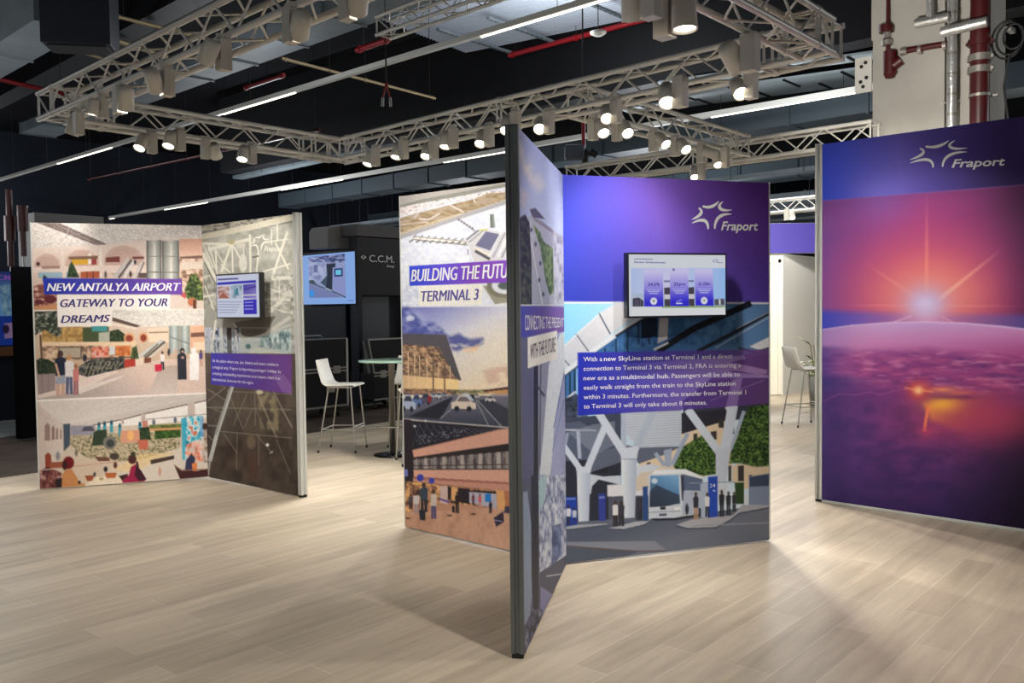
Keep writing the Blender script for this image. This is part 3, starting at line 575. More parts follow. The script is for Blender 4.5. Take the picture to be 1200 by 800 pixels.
# text box
p.view(655, 345, 4.8)
p.grad([(120, 326), (600, 317), (975, 312), (1250, 306), (1250, 612), (700, 652), (121, 682)], (130, 480), (40, 52, 186), (1150, 470), (122, 68, 150), 1, .62, mid=(.62, (92, 58, 158)))
lines = [[('With a', 152, 255, .006), ('new SkyLine station', 264, 588, .012), ('at Terminal 1 and a direct', 600, 975, .006)], [('connection to Terminal 3 via Terminal 2, FRA is entering a', 152, 1022, .006)], [('new era as a', 152, 350, .006), ('multimodal hub.', 358, 625, .012), ('Passengers will be able to', 637, 1016, .006)], [('easily walk straight from the train to the SkyLine station', 152, 992, .006)], [('within 3 minutes. Furthermore, the transfer from Terminal 1', 152, 1050, .006)], [('to Terminal 3 will only take about 8 minutes.', 152, 832, .006)]]
for k, row in enumerate(lines):
    for s_, x0, x1, bw in row:
        y = lambda x: 376 + k * 53.2 - (x - 152) * (.0215 + k * .0018)
        p.words(s_, [(x0, y(x0) - 26), (x1, y(x1) - 26), (x1, y(x1)), (x0, y(x0))], (234, 232, 244), bw, 0, 2)
p.view(600, 200, 4); airport_mark(p, 846, 133, 1153, 292)
dB = dirv(10.96 + 60); nB = Vector((dB.y, -dB.x, 0))
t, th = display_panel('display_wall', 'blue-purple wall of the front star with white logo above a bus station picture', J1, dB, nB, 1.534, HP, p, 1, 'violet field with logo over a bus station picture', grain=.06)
c = MB(); c.box(J1 + dB * 1.54 - nB * .028 + UP * 1.26, (.012, .056, 2.484), dB, None, UP); c.build('edge_post', M_ALU, t, .002)

# ---- front star: the wall that points at the camera
p = Picture([(611.5, 152), (663.6, 204.5), (666.2, 660), (614.5, 768)], 150, 480)
p.fill((170, 182, 232)); p.view(595, 150, 3.636)
p.grad([(40, -20), (270, -20), (270, 800), (40, 800)], (70, 100), (150, 162, 222), (240, 420), (206, 218, 246))
p.cloud([(60, 60), (110, 130), (150, 200), (175, 250), (140, 275), (100, 220), (60, 160)], 9, 20, (238, 224, 216), 3, .15, .85, .9, 4); p.cloud([(60, 250), (100, 280), (120, 340), (60, 340)], 8, 8, (214, 204, 220), 5, .35, .6, .7)
p.poly([(105, 345), (130, 338), (172, 385), (118, 378)], (92, 90, 112)); p.poly([(60, 375), (110, 372), (260, 470), (260, 760), (60, 760)], (190, 194, 210))
p.grad([(84, 384), (112, 395), (195, 750), (112, 750)], (100, 400), (206, 208, 220), (150, 740), (176, 184, 208)); p.line([(96, 400), (160, 748)], 3, (238, 238, 244))
p.speck([(56, 385), (86, 365), (104, 400), (112, 560), (112, 760), (56, 760)], 2.4, 4, [(22, 26, 26), (52, 62, 48), (92, 100, 78)], 1, 4)
p.speck([(118, 405), (150, 440), (165, 480), (205, 505), (208, 690), (190, 705), (172, 640), (150, 500)], 2, 5, [(72, 96, 46), (120, 150, 84), (160, 180, 120)], 1, 7)
p.poly([(112, 372), (160, 395), (260, 470), (260, 500), (200, 440), (130, 395)], (150, 146, 160)); p.poly([(205, 490), (256, 520), (256, 748), (212, 740)], (196, 200, 216)); p.speck([(205, 430), (258, 460), (258, 748), (212, 740)], 3, 8, [(130, 130, 148), (206, 208, 222), (232, 232, 240)], .7, 9)
for x, y in ((112, 430), (130, 490), (150, 570), (145, 640), (162, 700)): p.ell(x, y, 5, 9, (70, 76, 96))
p.poly([(40, 742), (270, 744), (270, 752), (40, 750)], (232, 232, 236))
p.view(595, 350, 3.636)
p.grad([(40, 20), (270, 20), (270, 1600), (40, 1600)], (60, 400), (96, 100, 132), (250, 400), (170, 178, 216))
p.poly([(40, 150), (112, 140), (122, 800), (40, 820)], (92, 96, 128)); p.poly([(118, 250), (138, 240), (138, 900), (116, 900)], (36, 38, 50)); p.poly([(138, 250), (185, 240), (165, 500), (140, 780), (136, 780)], (150, 156, 178)); p.line([(130, 355), (165, 405)], 9, (62, 66, 84)); p.line([(150, 260), (142, 700)], 6, (88, 92, 112))
p.poly([(185, 270), (235, 140), (258, 130), (258, 250), (205, 620), (180, 800), (136, 800), (160, 560)], (222, 230, 238)); p.poly([(205, 560), (225, 420), (258, 290), (258, 900), (180, 900)], (168, 174, 212)); p.line([(205, 540), (252, 310)], 4, (110, 120, 172)); p.line([(200, 640), (250, 420)], 3, (130, 138, 186)); p.poly([(140, 740), (168, 740), (160, 860), (136, 860)], (150, 190, 200))
p.view(595, 560, 3.636)
p.poly([(40, -10), (112, -10), (100, 760), (40, 780)], (84, 90, 114)); p.poly([(66, 50), (88, 46), (104, 200), (104, 500), (84, 730), (66, 700)], (148, 162, 186)); p.poly([(104, -20), (138, -20), (135, 560), (112, 640), (104, 400)], (46, 48, 62))
p.speck([(136, -20), (258, -20), (258, 350), (200, 380), (140, 400)], 2.2, 8, [(110, 120, 156), (158, 168, 200), (204, 211, 230), (230, 235, 243)], 1, 5); p.poly([(138, 0), (175, -20), (160, 100), (138, 140)], (176, 206, 214)); p.speck([(195, 200), (235, 190), (235, 330), (195, 380)], 3, 6, [(52, 60, 100), (120, 140, 190)], .8, 6)
p.poly([(140, 400), (258, 330), (258, 420), (150, 640), (130, 600)], (86, 90, 112)); p.line([(170, 418), (240, 410)], 5, (214, 216, 226)); p.poly([(143, 460), (200, 500), (150, 600), (140, 600)], (140, 142, 184)); p.speck([(66, 640), (110, 560), (150, 560), (150, 620), (66, 790)], 3, 8, [(36, 36, 48), (84, 84, 108), (150, 150, 176)], .9, 3)
p.view(595, 350, 3.636)
p.grad([(56, 20), (270, 28), (270, 128), (56, 158)], (60, 90), (56, 62, 168), (240, 70), (132, 76, 172)); p.words('CONNECTING THE PRESENT', [(80, 55), (250, 72), (250, 110), (82, 125)], (238, 236, 244), .004, .15)
p.poly([(93, 154), (222, 126), (222, 244), (93, 286)], (238, 236, 230)); p.words('WITH THE FUTURE', [(104, 182), (214, 150), (214, 214), (104, 246)], (84, 82, 104), .004, .15)
dT = dirv(10.96); O = J1 - dT * 1.535; nT = Vector((dT.y, -dT.x, 0))
t, th = display_panel('display_wall', 'wall of the front star nearest the viewer, printed CONNECTING THE PRESENT, grey post in front', O, dT, nT, 1.535, HP, p, 0, 'road and glass hall pictures with the title CONNECTING THE PRESENT')
edge_post(t, O - dT * .012 - nT * .030, dT, nT, HP + .008, .03, .062, M_POST_SHADED)

# ---- rear star: airport lobby
p = Picture([(37.5, 264), (236, 264.5), (242, 561.2), (47.5, 573.5)], 220, 320)
p.fill((222, 202, 192)); p.view(30, 255, 5.581)
p.speck([(20, 30), (1170, 30), (1170, 135), (790, 150), (520, 190), (300, 205), (40, 225)], 2.0, 1.0, [(196, 187, 182), (220, 211, 206), (234, 227, 222)], 1, 3)
p.poly([(70, 48), (225, 52), (528, 184), (470, 196)], (132, 116, 112)); p.speck([(70, 48), (225, 52), (528, 184), (470, 196)], 2, 1, [(96, 82, 80), (150, 136, 132)], .7, 4); p.line([(285, 80), (270, 130)], 4, (190, 176, 170)); p.line([(200, 60), (480, 190)], 3, (176, 160, 156))
p.grad([(40, 215), (300, 200), (500, 190), (790, 160), (1160, 140), (1160, 620), (40, 620)], (300, 200), (226, 208, 198), (300, 520), (214, 186, 170))
for cx, cy, rx, ry in ((145, 335, 82, 84), (368, 315, 108, 92), (640, 300, 130, 108)): p.ell(cx, cy, rx, ry, (206, 176, 164)); p.ell(cx, cy + 6, rx * .9, ry * .88, (196, 164, 152), .7)
p.line([(487, 200), (490, 400)], 12, (236, 222, 214)); p.line([(242, 215), (244, 350)], 8, (232, 218, 210)); p.poly([(40, 345), (500, 325), (780, 320), (780, 370), (40, 380)], (226, 206, 196))
p.poly([(522, 272), (612, 264), (612, 302), (520, 304)], (122, 62, 56)); p.poly([(695, 265), (770, 262), (770, 278), (695, 280)], (112, 62, 60)); p.poly([(300, 285), (408, 278), (408, 320), (300, 322)], (206, 158, 48)); p.poly([(408, 250), (428, 245), (430, 315), (408, 318)], (236, 226, 216)); p.poly([(428, 285), (462, 280), (462, 320), (430, 322)], (150, 60, 60)); p.poly([(280, 270), (470, 262), (470, 282), (285, 290)], (120, 92, 76)); p.poly([(110, 335), (225, 330), (225, 348), (110, 352)], (160, 128, 116)); p.ell(86, 320, 12, 12, (66, 36, 36))
p.poly([(360, 368), (482, 362), (480, 408), (360, 410)], (168, 84, 54)); p.line([(400, 366), (400, 408)], 5, (90, 50, 40)); p.line([(440, 366), (440, 408)], 5, (90, 50, 40)); p.poly([(90, 375), (240, 372), (240, 410), (85, 412)], (150, 176, 190)); p.poly([(265, 372), (330, 370), (330, 408), (265, 410)], (160, 184, 196))
for x0, y0, x1, y1, w, cc in ((575, 405, 668, 275, 20, (196, 190, 186)), (605, 405, 690, 285, 14, (84, 84, 88)), (640, 405, 705, 290, 16, (220, 214, 208)), (700, 405, 756, 300, 16, (206, 200, 194)), (725, 405, 772, 300, 8, (96, 92, 92))): p.line([(x0, y0), (x1, y1)], w, cc)
p.ell(712, 300, 8, 14, (40, 44, 66)); p.ell(682, 380, 8, 20, (44, 40, 44)); p.poly([(735, 372), (790, 370), (790, 405), (735, 405)], (90, 74, 68)); p.ell(520, 385, 8, 22, (90, 76, 66))
for x0, x1 in ((786, 884), (888, 1000)):
    p.grad([(x0, 158), (x1, 152), (x1, 410), (x0, 410)], (x0, 300), (118, 118, 114), (x1, 300), (120, 122, 118), mid=(.5, (204, 202, 194)))
    p.line([((x0 + x1) / 2 + 5, 180), ((x0 + x1) / 2 + 5, 410)], 12, (226, 222, 214), .8); p.line([(x0, 262), (x1, 260)], 4, (130, 130, 124)); p.line([(x0, 366), (x1, 364)], 5, (110, 108, 104)); p.line([(x0 + 6, 160), (x0 + 6, 410)], 6, (90, 90, 88)); p.line([(x1 - 4, 160), (x1 - 4, 410)], 6, (84, 84, 82))
p.grad([(1002, 145), (1160, 140), (1160, 260), (1002, 265)], (1080, 140), (206, 156, 138), (1080, 260), (228, 190, 168)); p.poly([(1002, 262), (1160, 250), (1160, 275), (1010, 275)], (120, 90, 76)); p.speck([(1002, 275), (1160, 270), (1160, 620), (1002, 620)], 5, 4, [(120, 84, 66), (206, 170, 146), (234, 214, 198)], .9, 6); p.poly([(1010, 300), (1160, 292), (1160, 340), (1010, 345)], (222, 206, 192))
p.poly([(940, 520), (1160, 500), (1160, 608), (940, 608)], (214, 196, 184)); p.speck([(1035, 480), (1075, 375), (1110, 370), (1150, 440), (1158, 550), (1060, 545), (1040, 520)], 2, 2.6, [(30, 44, 24), (66, 84, 40), (140, 150, 84)], 1, 8); p.ell(1085, 560, 30, 28, (190, 110, 76)); p.poly([(1090, 545), (1112, 545), (1112, 606), (1090, 606)], (96, 52, 38)); p.poly([(1010, 500), (1045, 500), (1042, 540), (1010, 520)], (196, 60, 66), .8)
p.speck([(45, 470), (130, 440), (210, 520), (210, 600), (60, 600)], 4, 3, [(92, 46, 44), (150, 96, 84), (214, 180, 164)], .95, 12); p.poly([(50, 595), (212, 580), (212, 622), (50, 628)], (196, 138, 98)); p.ell(165, 550, 40, 26, (92, 36, 44)); p.ell(90, 568, 30, 16, (96, 38, 44))
p.speck([(270, 405), (285, 330), (300, 300), (325, 345), (350, 405)], 2, 3, [(28, 40, 26), (60, 82, 48)], 1, 3); p.speck([(115, 410), (125, 390), (145, 410), (145, 450), (118, 440)], 2, 2, [(24, 34, 24), (50, 70, 44)], 1, 2)
# second picture
p.view(30, 360, 5.581)
p.grad([(40, 38), (1180, 20), (1180, 430), (40, 430)], (400, 30), (222, 202, 186), (400, 400), (196, 166, 140)); p.poly([(40, 34), (1180, 18), (1180, 26), (40, 44)], (236, 228, 220))
p.speck([(560, 28), (1175, 24), (1175, 126), (720, 142), (565, 96)], 2.6, 1.0, [(200, 192, 184), (216, 209, 200), (228, 222, 214)], 1, 5); p.poly([(565, 78), (745, 132), (720, 144), (562, 102)], (92, 74, 64)); p.line([(540, 120), (722, 150)], 12, (226, 214, 202))
p.poly([(110, 150), (375, 140), (375, 240), (110, 245)], (196, 158, 96)); p.speck([(110, 150), (375, 140), (375, 240), (110, 245)], 3, 3, [(120, 88, 48), (206, 166, 104)], .7, 4); p.poly([(372, 146), (540, 140), (540, 240), (372, 240)], (70, 82, 52)); p.poly([(430, 136), (530, 132), (530, 170), (430, 172)], (70, 146, 150)); p.poly([(475, 180), (545, 172), (545, 240), (475, 240)], (176, 178, 160)); p.speck([(545, 170), (600, 155), (645, 190), (640, 244), (545, 244)], 2, 2, [(28, 36, 24), (66, 82, 50)], 1, 4)
for cx, cy, rx, ry in ((672, 212, 34, 32), (765, 208, 28, 34)): p.ell(cx, cy, rx, ry, (226, 164, 116)); p.ell(cx, cy + 4, rx * .7, ry * .7, (140, 62, 44))
p.poly([(790, 150), (930, 140), (930, 240), (800, 240)], (230, 206, 182)); p.line([(800, 178), (925, 172)], 8, (150, 116, 92)); p.poly([(110, 242), (560, 238), (720, 236), (720, 270), (110, 272)], (228, 200, 166)); p.speck([(110, 268), (640, 262), (640, 352), (110, 360)], 4, 4, [(92, 70, 60), (176, 140, 114), (222, 192, 164)], .9, 8)
p.poly([(215, 272), (365, 268), (365, 350), (215, 352)], (90, 78, 66)); p.poly([(222, 280), (358, 276), (358, 342), (222, 344)], (176, 160, 140)); p.speck([(430, 275), (536, 272), (536, 346), (430, 348)], 3, 3, [(150, 60, 56), (226, 120, 90), (214, 180, 170)], 1, 2); p.speck([(580, 265), (682, 262), (682, 330), (582, 330)], 3, 3, [(176, 90, 50), (236, 160, 90)], 1, 2); p.poly([(545, 270), (580, 268), (580, 320), (545, 322)], (206, 206, 206)); p.line([(400, 350), (700, 338)], 7, (60, 50, 44))
p.line([(735, 335), (890, 225)], 22, (196, 196, 190)); p.line([(775, 345), (905, 235)], 14, (88, 86, 84)); p.line([(800, 345), (900, 262)], 8, (206, 204, 198)); p.line([(770, 330), (860, 250)], 5, (62, 62, 62))
for x0, x1 in ((932, 1000), (1005, 1068)): p.grad([(x0, 132), (x1, 130), (x1, 312), (x0, 312)], (x0, 200), (128, 136, 134), (x1, 200), (130, 136, 132), mid=(.5, (196, 204, 200)))
p.line([(940, 205), (1068, 250)], 6, (110, 116, 114)); p.poly([(1070, 135), (1180, 126), (1180, 280), (1070, 285)], (222, 176, 144)); p.poly([(1075, 178), (1180, 170), (1180, 200), (1075, 206)], (120, 84, 70)); p.poly([(1090, 240), (1180, 235), (1180, 290), (1090, 290)], (232, 206, 180))
p.grad([(70, 610), (345, 560), (640, 415), (730, 385), (900, 350), (1180, 350), (1180, 590), (80, 620)], (700, 380), (214, 190, 176), (500, 590), (178, 162, 156)); p.poly([(330, 540), (640, 458), (610, 478), (350, 580)], (226, 214, 204), .8); p.grad([(870, 400), (1000, 390), (980, 575), (800, 575)], (930, 400), (176, 158, 146), (930, 575), (206, 192, 184), .8, .8)
p.speck([(345, 400), (420, 355), (640, 345), (640, 410), (400, 468), (345, 452)], 2.2, 2, [(30, 32, 38), (58, 64, 62), (130, 124, 112)], 1, 9)
for k in range(9): p.line([(380 + k * 28, 470 - k * 9), (410 + k * 28, 378 - k * 2)], 4, (176, 160, 128), .8)
p.poly([(640, 355), (712, 345), (712, 398), (640, 408)], (172, 58, 46)); p.poly([(770, 345), (815, 340), (812, 372), (770, 378)], (120, 62, 48)); p.poly([(712, 345), (765, 340), (762, 385), (715, 392)], (226, 206, 186)); p.speck([(680, 350), (690, 280), (720, 260), (735, 350)], 2, 3, [(40, 52, 30), (90, 104, 60)], 1, 3)
p.speck([(64, 44), (208, 38), (212, 140), (240, 160), (225, 210), (170, 190), (130, 160), (66, 200)], 2.2, 2.2, [(26, 34, 26), (62, 70, 56), (190, 186, 176)], 1, 6, .2, .85); p.line([(100, 195), (110, 360)], 12, (90, 64, 48)); p.speck([(75, 360), (100, 345), (150, 355), (195, 380), (195, 455), (80, 455)], 2.4, 2.2, [(22, 30, 22), (60, 72, 48)], 1, 8)
p.poly([(76, 452), (196, 446), (196, 555), (86, 585)], (146, 130, 126)); p.line([(110, 452), (112, 575)], 3, (110, 96, 92)); p.line([(150, 450), (152, 565)], 3, (110, 96, 92))
p.figure(228, 298, 592, 74, (32, 38, 58), (196, 160, 140)); p.poly([(200, 462), (260, 455), (262, 512), (198, 515)], (150, 156, 170)); p.line([(198, 380), (222, 470)], 14, (206, 160, 134)); p.figure(285, 325, 580, 58, (222, 214, 212), (84, 92, 120), (196, 140, 96)); p.figure(328, 385, 584, 40, (196, 120, 116), (150, 90, 96), (150, 90, 60))
p.poly([(985, 325), (1005, 308), (1030, 308), (1044, 330), (1046, 484), (988, 486)], (42, 44, 54)); p.ell(1018, 294, 16, 16, (30, 32, 42)); p.ell(1020, 300, 8, 8, (206, 160, 140)); p.ell(1020, 340, 10, 8, (196, 160, 150)); p.ell(975, 300, 10, 20, (206, 164, 150))
p.poly([(1066, 320), (1085, 305), (1110, 305), (1130, 325), (1124, 488), (1066, 486)], (240, 234, 230)); p.ell(1092, 292, 18, 18, (236, 230, 226)); p.figure(1140, 290, 395, 26, (82, 70, 120), (190, 150, 130))
p.figure(888, 300, 420, 30, (226, 218, 214), (50, 44, 54)); p.poly([(838, 388), (884, 382), (884, 428), (840, 432)], (206, 40, 70)); p.ell(930, 305, 9, 22, (60, 54, 60)); p.ell(385, 345, 14, 24, (40, 44, 56))
# third picture
p.view(30, 455, 5.581)
p.poly([(40, 92), (1190, 42), (1190, 760), (40, 760)], (206, 190, 172)); p.grad([(75, 92), (1190, 42), (1190, 96), (640, 216), (440, 252), (240, 246), (110, 152)], (200, 90), (214, 204, 196), (700, 180), (196, 186, 178)); p.poly([(75, 86), (1190, 38), (1190, 48), (75, 98)], (238, 230, 224))
for k in range(10): p.line([(260, 246), (90 + k * 120, 92 - k * 4)], 3, (226, 218, 212), .6)
p.poly([(436, 254), (640, 214), (1190, 88), (1190, 205), (800, 250), (440, 262)], (234, 228, 222)); p.line([(436, 252), (640, 212), (760, 180), (1190, 88)], 7, (104, 86, 78)); p.poly([(1052, 112), (1098, 104), (1098, 205), (1052, 205)], (196, 178, 168)); p.poly([(748, 180), (776, 176), (776, 235), (748, 235)], (190, 172, 162)); p.poly([(620, 212), (636, 210), (636, 245), (620, 245)], (180, 162, 152)); p.line([(780, 215), (1190, 180)], 5, (176, 160, 150)); p.ell(830, 235, 10, 20, (90, 100, 116)); p.ell(970, 220, 10, 20, (90, 100, 116))
p.grad([(85, 100), (112, 140), (242, 248), (244, 420), (100, 680), (85, 680)], (90, 300), (200, 182, 172), (240, 300), (214, 198, 188))
for x0, x1, y0, y1 in ((128, 162, 235, 350), (172, 192, 250, 345), (200, 214, 262, 342), (226, 236, 270, 340)): p.poly([(x0, y1), (x0, y0 + 20), ((x0 + x1) / 2, y0), (x1, y0 + 20), (x1, y1)], (140, 112, 104), .9)
p.poly([(130, 445), (150, 425), (168, 445), (172, 530), (132, 530)], (140, 62, 44)); p.poly([(246, 244), (290, 240), (290, 380), (250, 420)], (70, 82, 96)); p.poly([(292, 255), (450, 252), (450, 330), (292, 330)], (150, 146, 160)); p.poly([(360, 290), (380, 262), (430, 258), (450, 290)], (84, 82, 96))
p.speck([(292, 320), (640, 300), (1000, 300), (1000, 470), (760, 500), (400, 470), (290, 380)], 2.0, 1.4, [(70, 74, 58), (112, 114, 84), (176, 158, 126), (206, 190, 166), (136, 132, 104)], 1, 14, .1, .9)
for x, y in ((475, 262), (512, 256), (556, 250), (610, 270), (740, 260)): p.line([(x, y - 16), (x, y + 50)], 20, (64, 150, 166)); p.ell(x, y - 16, 8, 14, (40, 70, 90))
p.poly([(460, 285), (525, 280), (530, 380), (430, 385), (440, 300)], (48, 62, 46)); p.ell(545, 365, 44, 44, (120, 116, 108)); p.ell(548, 370, 26, 26, (60, 66, 64)); p.poly([(615, 290), (738, 282), (738, 362), (615, 368)], (210, 150, 122)); p.ell(680, 320, 22, 32, (232, 176, 110)); p.poly([(755, 225), (790, 222), (792, 300), (756, 302)], (196, 130, 112)); p.speck([(735, 270), (800, 262), (812, 350), (740, 350)], 2, 2, [(26, 38, 26), (60, 84, 50)], 1, 3); p.poly([(725, 350), (790, 346), (792, 410), (735, 412)], (196, 104, 84))
p.speck([(800, 252), (1010, 244), (1010, 268), (800, 275)], 2, 1.6, [(70, 84, 40), (130, 140, 70)], 1, 3); p.speck([(835, 285), (1005, 276), (1005, 332), (838, 345)], 2.4, 2, [(34, 58, 26), (84, 122, 50)], 1, 5); p.poly([(800, 275), (1010, 268), (1010, 282), (800, 290)], (206, 150, 100))
p.grad([(240, 470), (420, 470), (700, 490), (1010, 400), (1190, 480), (1190, 740), (240, 740)], (500, 470), (206, 186, 164), (700, 600), (216, 204, 192)); p.poly([(740, 440), (960, 430), (1000, 420), (800, 510), (700, 560), (560, 540)], (226, 196, 140), .7); p.poly([(806, 480), (962, 450), (962, 474), (812, 508)], (70, 54, 46)); p.ell(575, 455, 30, 22, (70, 62, 54)); p.poly([(450, 455), (540, 462), (545, 485), (470, 485)], (104, 66, 54)); p.line([(300, 520), (620, 486)], 6, (190, 150, 130)); p.ell(330, 430, 10, 22, (120, 108, 100)); p.ell(580, 512, 12, 20, (90, 46, 40)); p.ell(868, 555, 10, 30, (206, 160, 136))
p.speck([(1008, 210), (1040, 198), (1150, 192), (1150, 490), (1020, 480)], 4, 6, [(40, 130, 164), (96, 190, 206), (226, 232, 236), (206, 120, 96)], 1, 6); p.poly([(1008, 210), (1045, 200), (1032, 480), (1016, 480)], (46, 160, 190), .8); p.speck([(1040, 380), (1150, 340), (1150, 492), (1040, 490)], 3, 5, [(214, 96, 66), (240, 160, 130), (226, 210, 206)], .85, 9); p.speck([(1130, 192), (1155, 192), (1155, 330), (1130, 330)], 3, 5, [(60, 130, 196), (120, 180, 220)], .8, 9)
p.speck([(1155, 250), (1190, 246), (1190, 500), (1155, 500)], 4, 4, [(110, 84, 70), (214, 200, 190)], .9, 2); p.ell(1165, 262, 18, 22, (60, 40, 38))
p.poly([(1030, 560), (1040, 480), (1075, 440), (1100, 470), (1085, 560)], (52, 54, 84)); p.poly([(1078, 505), (1110, 495), (1112, 555), (1082, 560)], (226, 130, 76)); p.poly([(962, 512), (1010, 545), (1100, 555), (1195, 535), (1195, 590), (1000, 606)], (66, 34, 36)); p.line([(962, 514), (1010, 550), (1195, 540)], 6, (150, 110, 84))
p.speck([(95, 540), (150, 520), (235, 560), (235, 760), (95, 760)], 4, 5, [(60, 26, 30), (120, 60, 56), (176, 140, 130)], .95, 7); p.poly([(160, 490), (245, 486), (245, 525), (160, 530)], (150, 84, 60)); p.line([(95, 540), (300, 525)], 7, (196, 170, 156)); p.ell(212, 450, 14, 28, (120, 120, 130), .8)
p.poly([(385, 640), (455, 588), (590, 580), (635, 618), (640, 650), (385, 665)], (226, 212, 190)); p.poly([(384, 578), (445, 576), (432, 612), (400, 614)], (150, 76, 50)); p.poly([(512, 562), (590, 560), (580, 594), (525, 596)], (176, 96, 52)); p.ell(518, 538, 13, 17, (40, 36, 44)); p.ell(447, 570, 8, 14, (50, 50, 62)); p.ell(490, 600, 14, 9, (176, 150, 110))
p.poly([(195, 600), (245, 590), (255, 660), (200, 670)], (40, 30, 36)); p.poly([(240, 570), (262, 538), (300, 535), (335, 590), (345, 625), (385, 630), (385, 645), (300, 665), (235, 665)], (196, 134, 82)); p.ell(280, 494, 36, 40, (112, 22, 30)); p.ell(256, 510, 16, 30, (58, 24, 26)); p.poly([(340, 612), (356, 610), (358, 632), (344, 632)], (40, 32, 34))
p.poly([(602, 582), (660, 568), (660, 605), (625, 612)], (56, 34, 36)); p.poly([(622, 615), (668, 575), (680, 525), (712, 505), (740, 540), (780, 605), (760, 625), (630, 628)], (150, 30, 70)); p.poly([(712, 520), (745, 545), (782, 606), (735, 618), (705, 580)], (62, 26, 42)); p.ell(690, 475, 27, 30, (74, 36, 40)); p.ell(695, 440, 16, 16, (60, 60, 44)); p.line([(720, 490), (728, 540)], 14, (50, 28, 36))
# titles
p.view(30, 255, 5.581)
p.grad([(117, 412), (1018, 408), (1020, 512), (131, 518)], (130, 460), (32, 50, 164), (900, 460), (106, 66, 160)); p.poly([(117, 412), (140, 412), (140, 518), (126, 518)], (36, 56, 180))
p.words('NEW ANTALYA AIRPORT', [(142, 443), (1006, 432), (1002, 486), (140, 497)], WHITE, .0, .2)
p.poly([(207, 520), (941, 510), (938, 609), (209, 621)], (238, 230, 224)); p.poly([(209, 618), (562, 610), (560, 720), (213, 728)], (238, 230, 224))
p.words('GATEWAY TO YOUR', [(228, 546), (922, 534), (918, 588), (226, 601)], (66, 58, 122), .0, .2); p.words('DREAMS', [(232, 652), (546, 645), (542, 694), (230, 704)], (66, 58, 122), .0, .2)
dA = dirv(10.33 + 60); L2 = 1.4943; OA = J2 - dA * L2; nA = Vector((dA.y, -dA.x, 0))
t, th = display_panel('display_wall', 'wall of the rear star printed with a new airport title over three lobby pictures', OA, dA, nA, L2, HP, p, 0, 'three lobby pictures with a white-on-blue title')
c = MB(); c.box(OA - dA * .006 - nA * .028 + UP * 1.26, (.012, .056, 2.484), dA, None, UP); c.build('edge_post', M_ALU, t, .002)

# ---- rear star: steel roof
p = Picture([(236, 264.3), (346.5, 248.8), (353, 584.2), (242, 561.3)], 170, 340)
p.fill((150, 148, 138)); p.view(230, 240, 4.446)
p.speck([(0, 0), (560, 0), (560, 820), (0, 820)], 4, 5, [(128, 126, 118), (172, 170, 160), (212, 210, 200)], 1, 3)
p.poly([(20, 120), (550, 10), (550, 40), (20, 150)], (120, 116, 106)); p.speck([(20, 115), (550, 0), (550, 60), (20, 140)], 4, 2, [(80, 76, 70), (170, 164, 150), (214, 208, 194)], .9, 5); p.line([(20, 172), (330, 102), (560, 44)], 34, (226, 220, 200)); p.line([(20, 190), (330, 122), (560, 66)], 5, (104, 100, 92))
p.speck([(30, 180), (520, 80), (520, 360), (30, 360)], 9, 10, [(164, 162, 150), (184, 182, 170), (204, 202, 190)], 1, 6)
T = (236, 232, 218)
for a in [((30, 200), (180, 205), 14), ((60, 232), (280, 175), 16), ((185, 200), (130, 350), 12), ((188, 205), (192, 352), 9), ((190, 205), (240, 290), 9), ((32, 250), (110, 420), 22), ((30, 200), (90, 330), 8), ((60, 200), (110, 360), 7), ((100, 230), (105, 340), 9), ((95, 225), (140, 300), 6), ((130, 310), (180, 352), 8), ((284, 150), (286, 352), 12), ((330, 230), (318, 352), 9), ((486, 130), (400, 380), 12), ((420, 190), (490, 330), 9), ((350, 345), (500, 300), 8), ((400, 380), (500, 372), 20), ((440, 380), (440, 500), 7), ((380, 430), (500, 470), 8), ((385, 560), (500, 440), 22), ((360, 490), (500, 490), 14), ((330, 520), (500, 560), 8), ((30, 290), (30, 500), 8), ((30, 480), (90, 470), 12), ((30, 380), (95, 360), 6), ((40, 420), (95, 560), 7), ((400, 120), (400, 200), 7), ((370, 190), (490, 170), 7), ((430, 90), (432, 180), 9), ((250, 200), (250, 300), 6)]: p.line([a[0], a[1]], a[2], T)
p.ell(246, 300, 22, 48, (232, 230, 218), .9); p.ell(235, 205, 26, 20, (226, 222, 206), .7); p.ell(185, 190, 18, 14, (190, 180, 140)); p.line([(40, 300), (110, 430)], 5, (80, 78, 74)); p.line([(295, 270), (330, 262)], 7, (84, 82, 78)); p.speck([(330, 350), (500, 350), (500, 640), (330, 640)], 4, 3, [(126, 124, 118), (190, 188, 178), (222, 220, 208)], .35, 8)
p.poly([(40, 520), (110, 560), (340, 560), (500, 560), (500, 640), (380, 720), (40, 760)], (166, 166, 158)); p.poly([(200, 612), (420, 575), (370, 660), (300, 690), (240, 680)], (104, 98, 90)); p.line([(230, 640), (390, 640)], 4, (150, 146, 136)); p.line([(190, 615), (250, 700)], 9, (206, 204, 194)); p.line([(370, 670), (500, 580)], 20, (206, 204, 194)); p.line([(250, 720), (500, 620)], 12, (196, 198, 192))
p.speck([(36, 640), (230, 640), (240, 780), (36, 780)], 3, 6, [(50, 58, 84), (150, 162, 182), (222, 226, 228), (90, 108, 132)], 1, 8); p.line([(60, 640), (60, 780)], 14, (186, 190, 206)); p.line([(100, 600), (74, 760)], 12, (228, 226, 216)); p.line([(128, 640), (130, 780)], 20, (206, 208, 208)); p.line([(170, 640), (172, 780)], 24, (56, 54, 58)); p.line([(205, 650), (215, 760)], 8, (226, 226, 222))
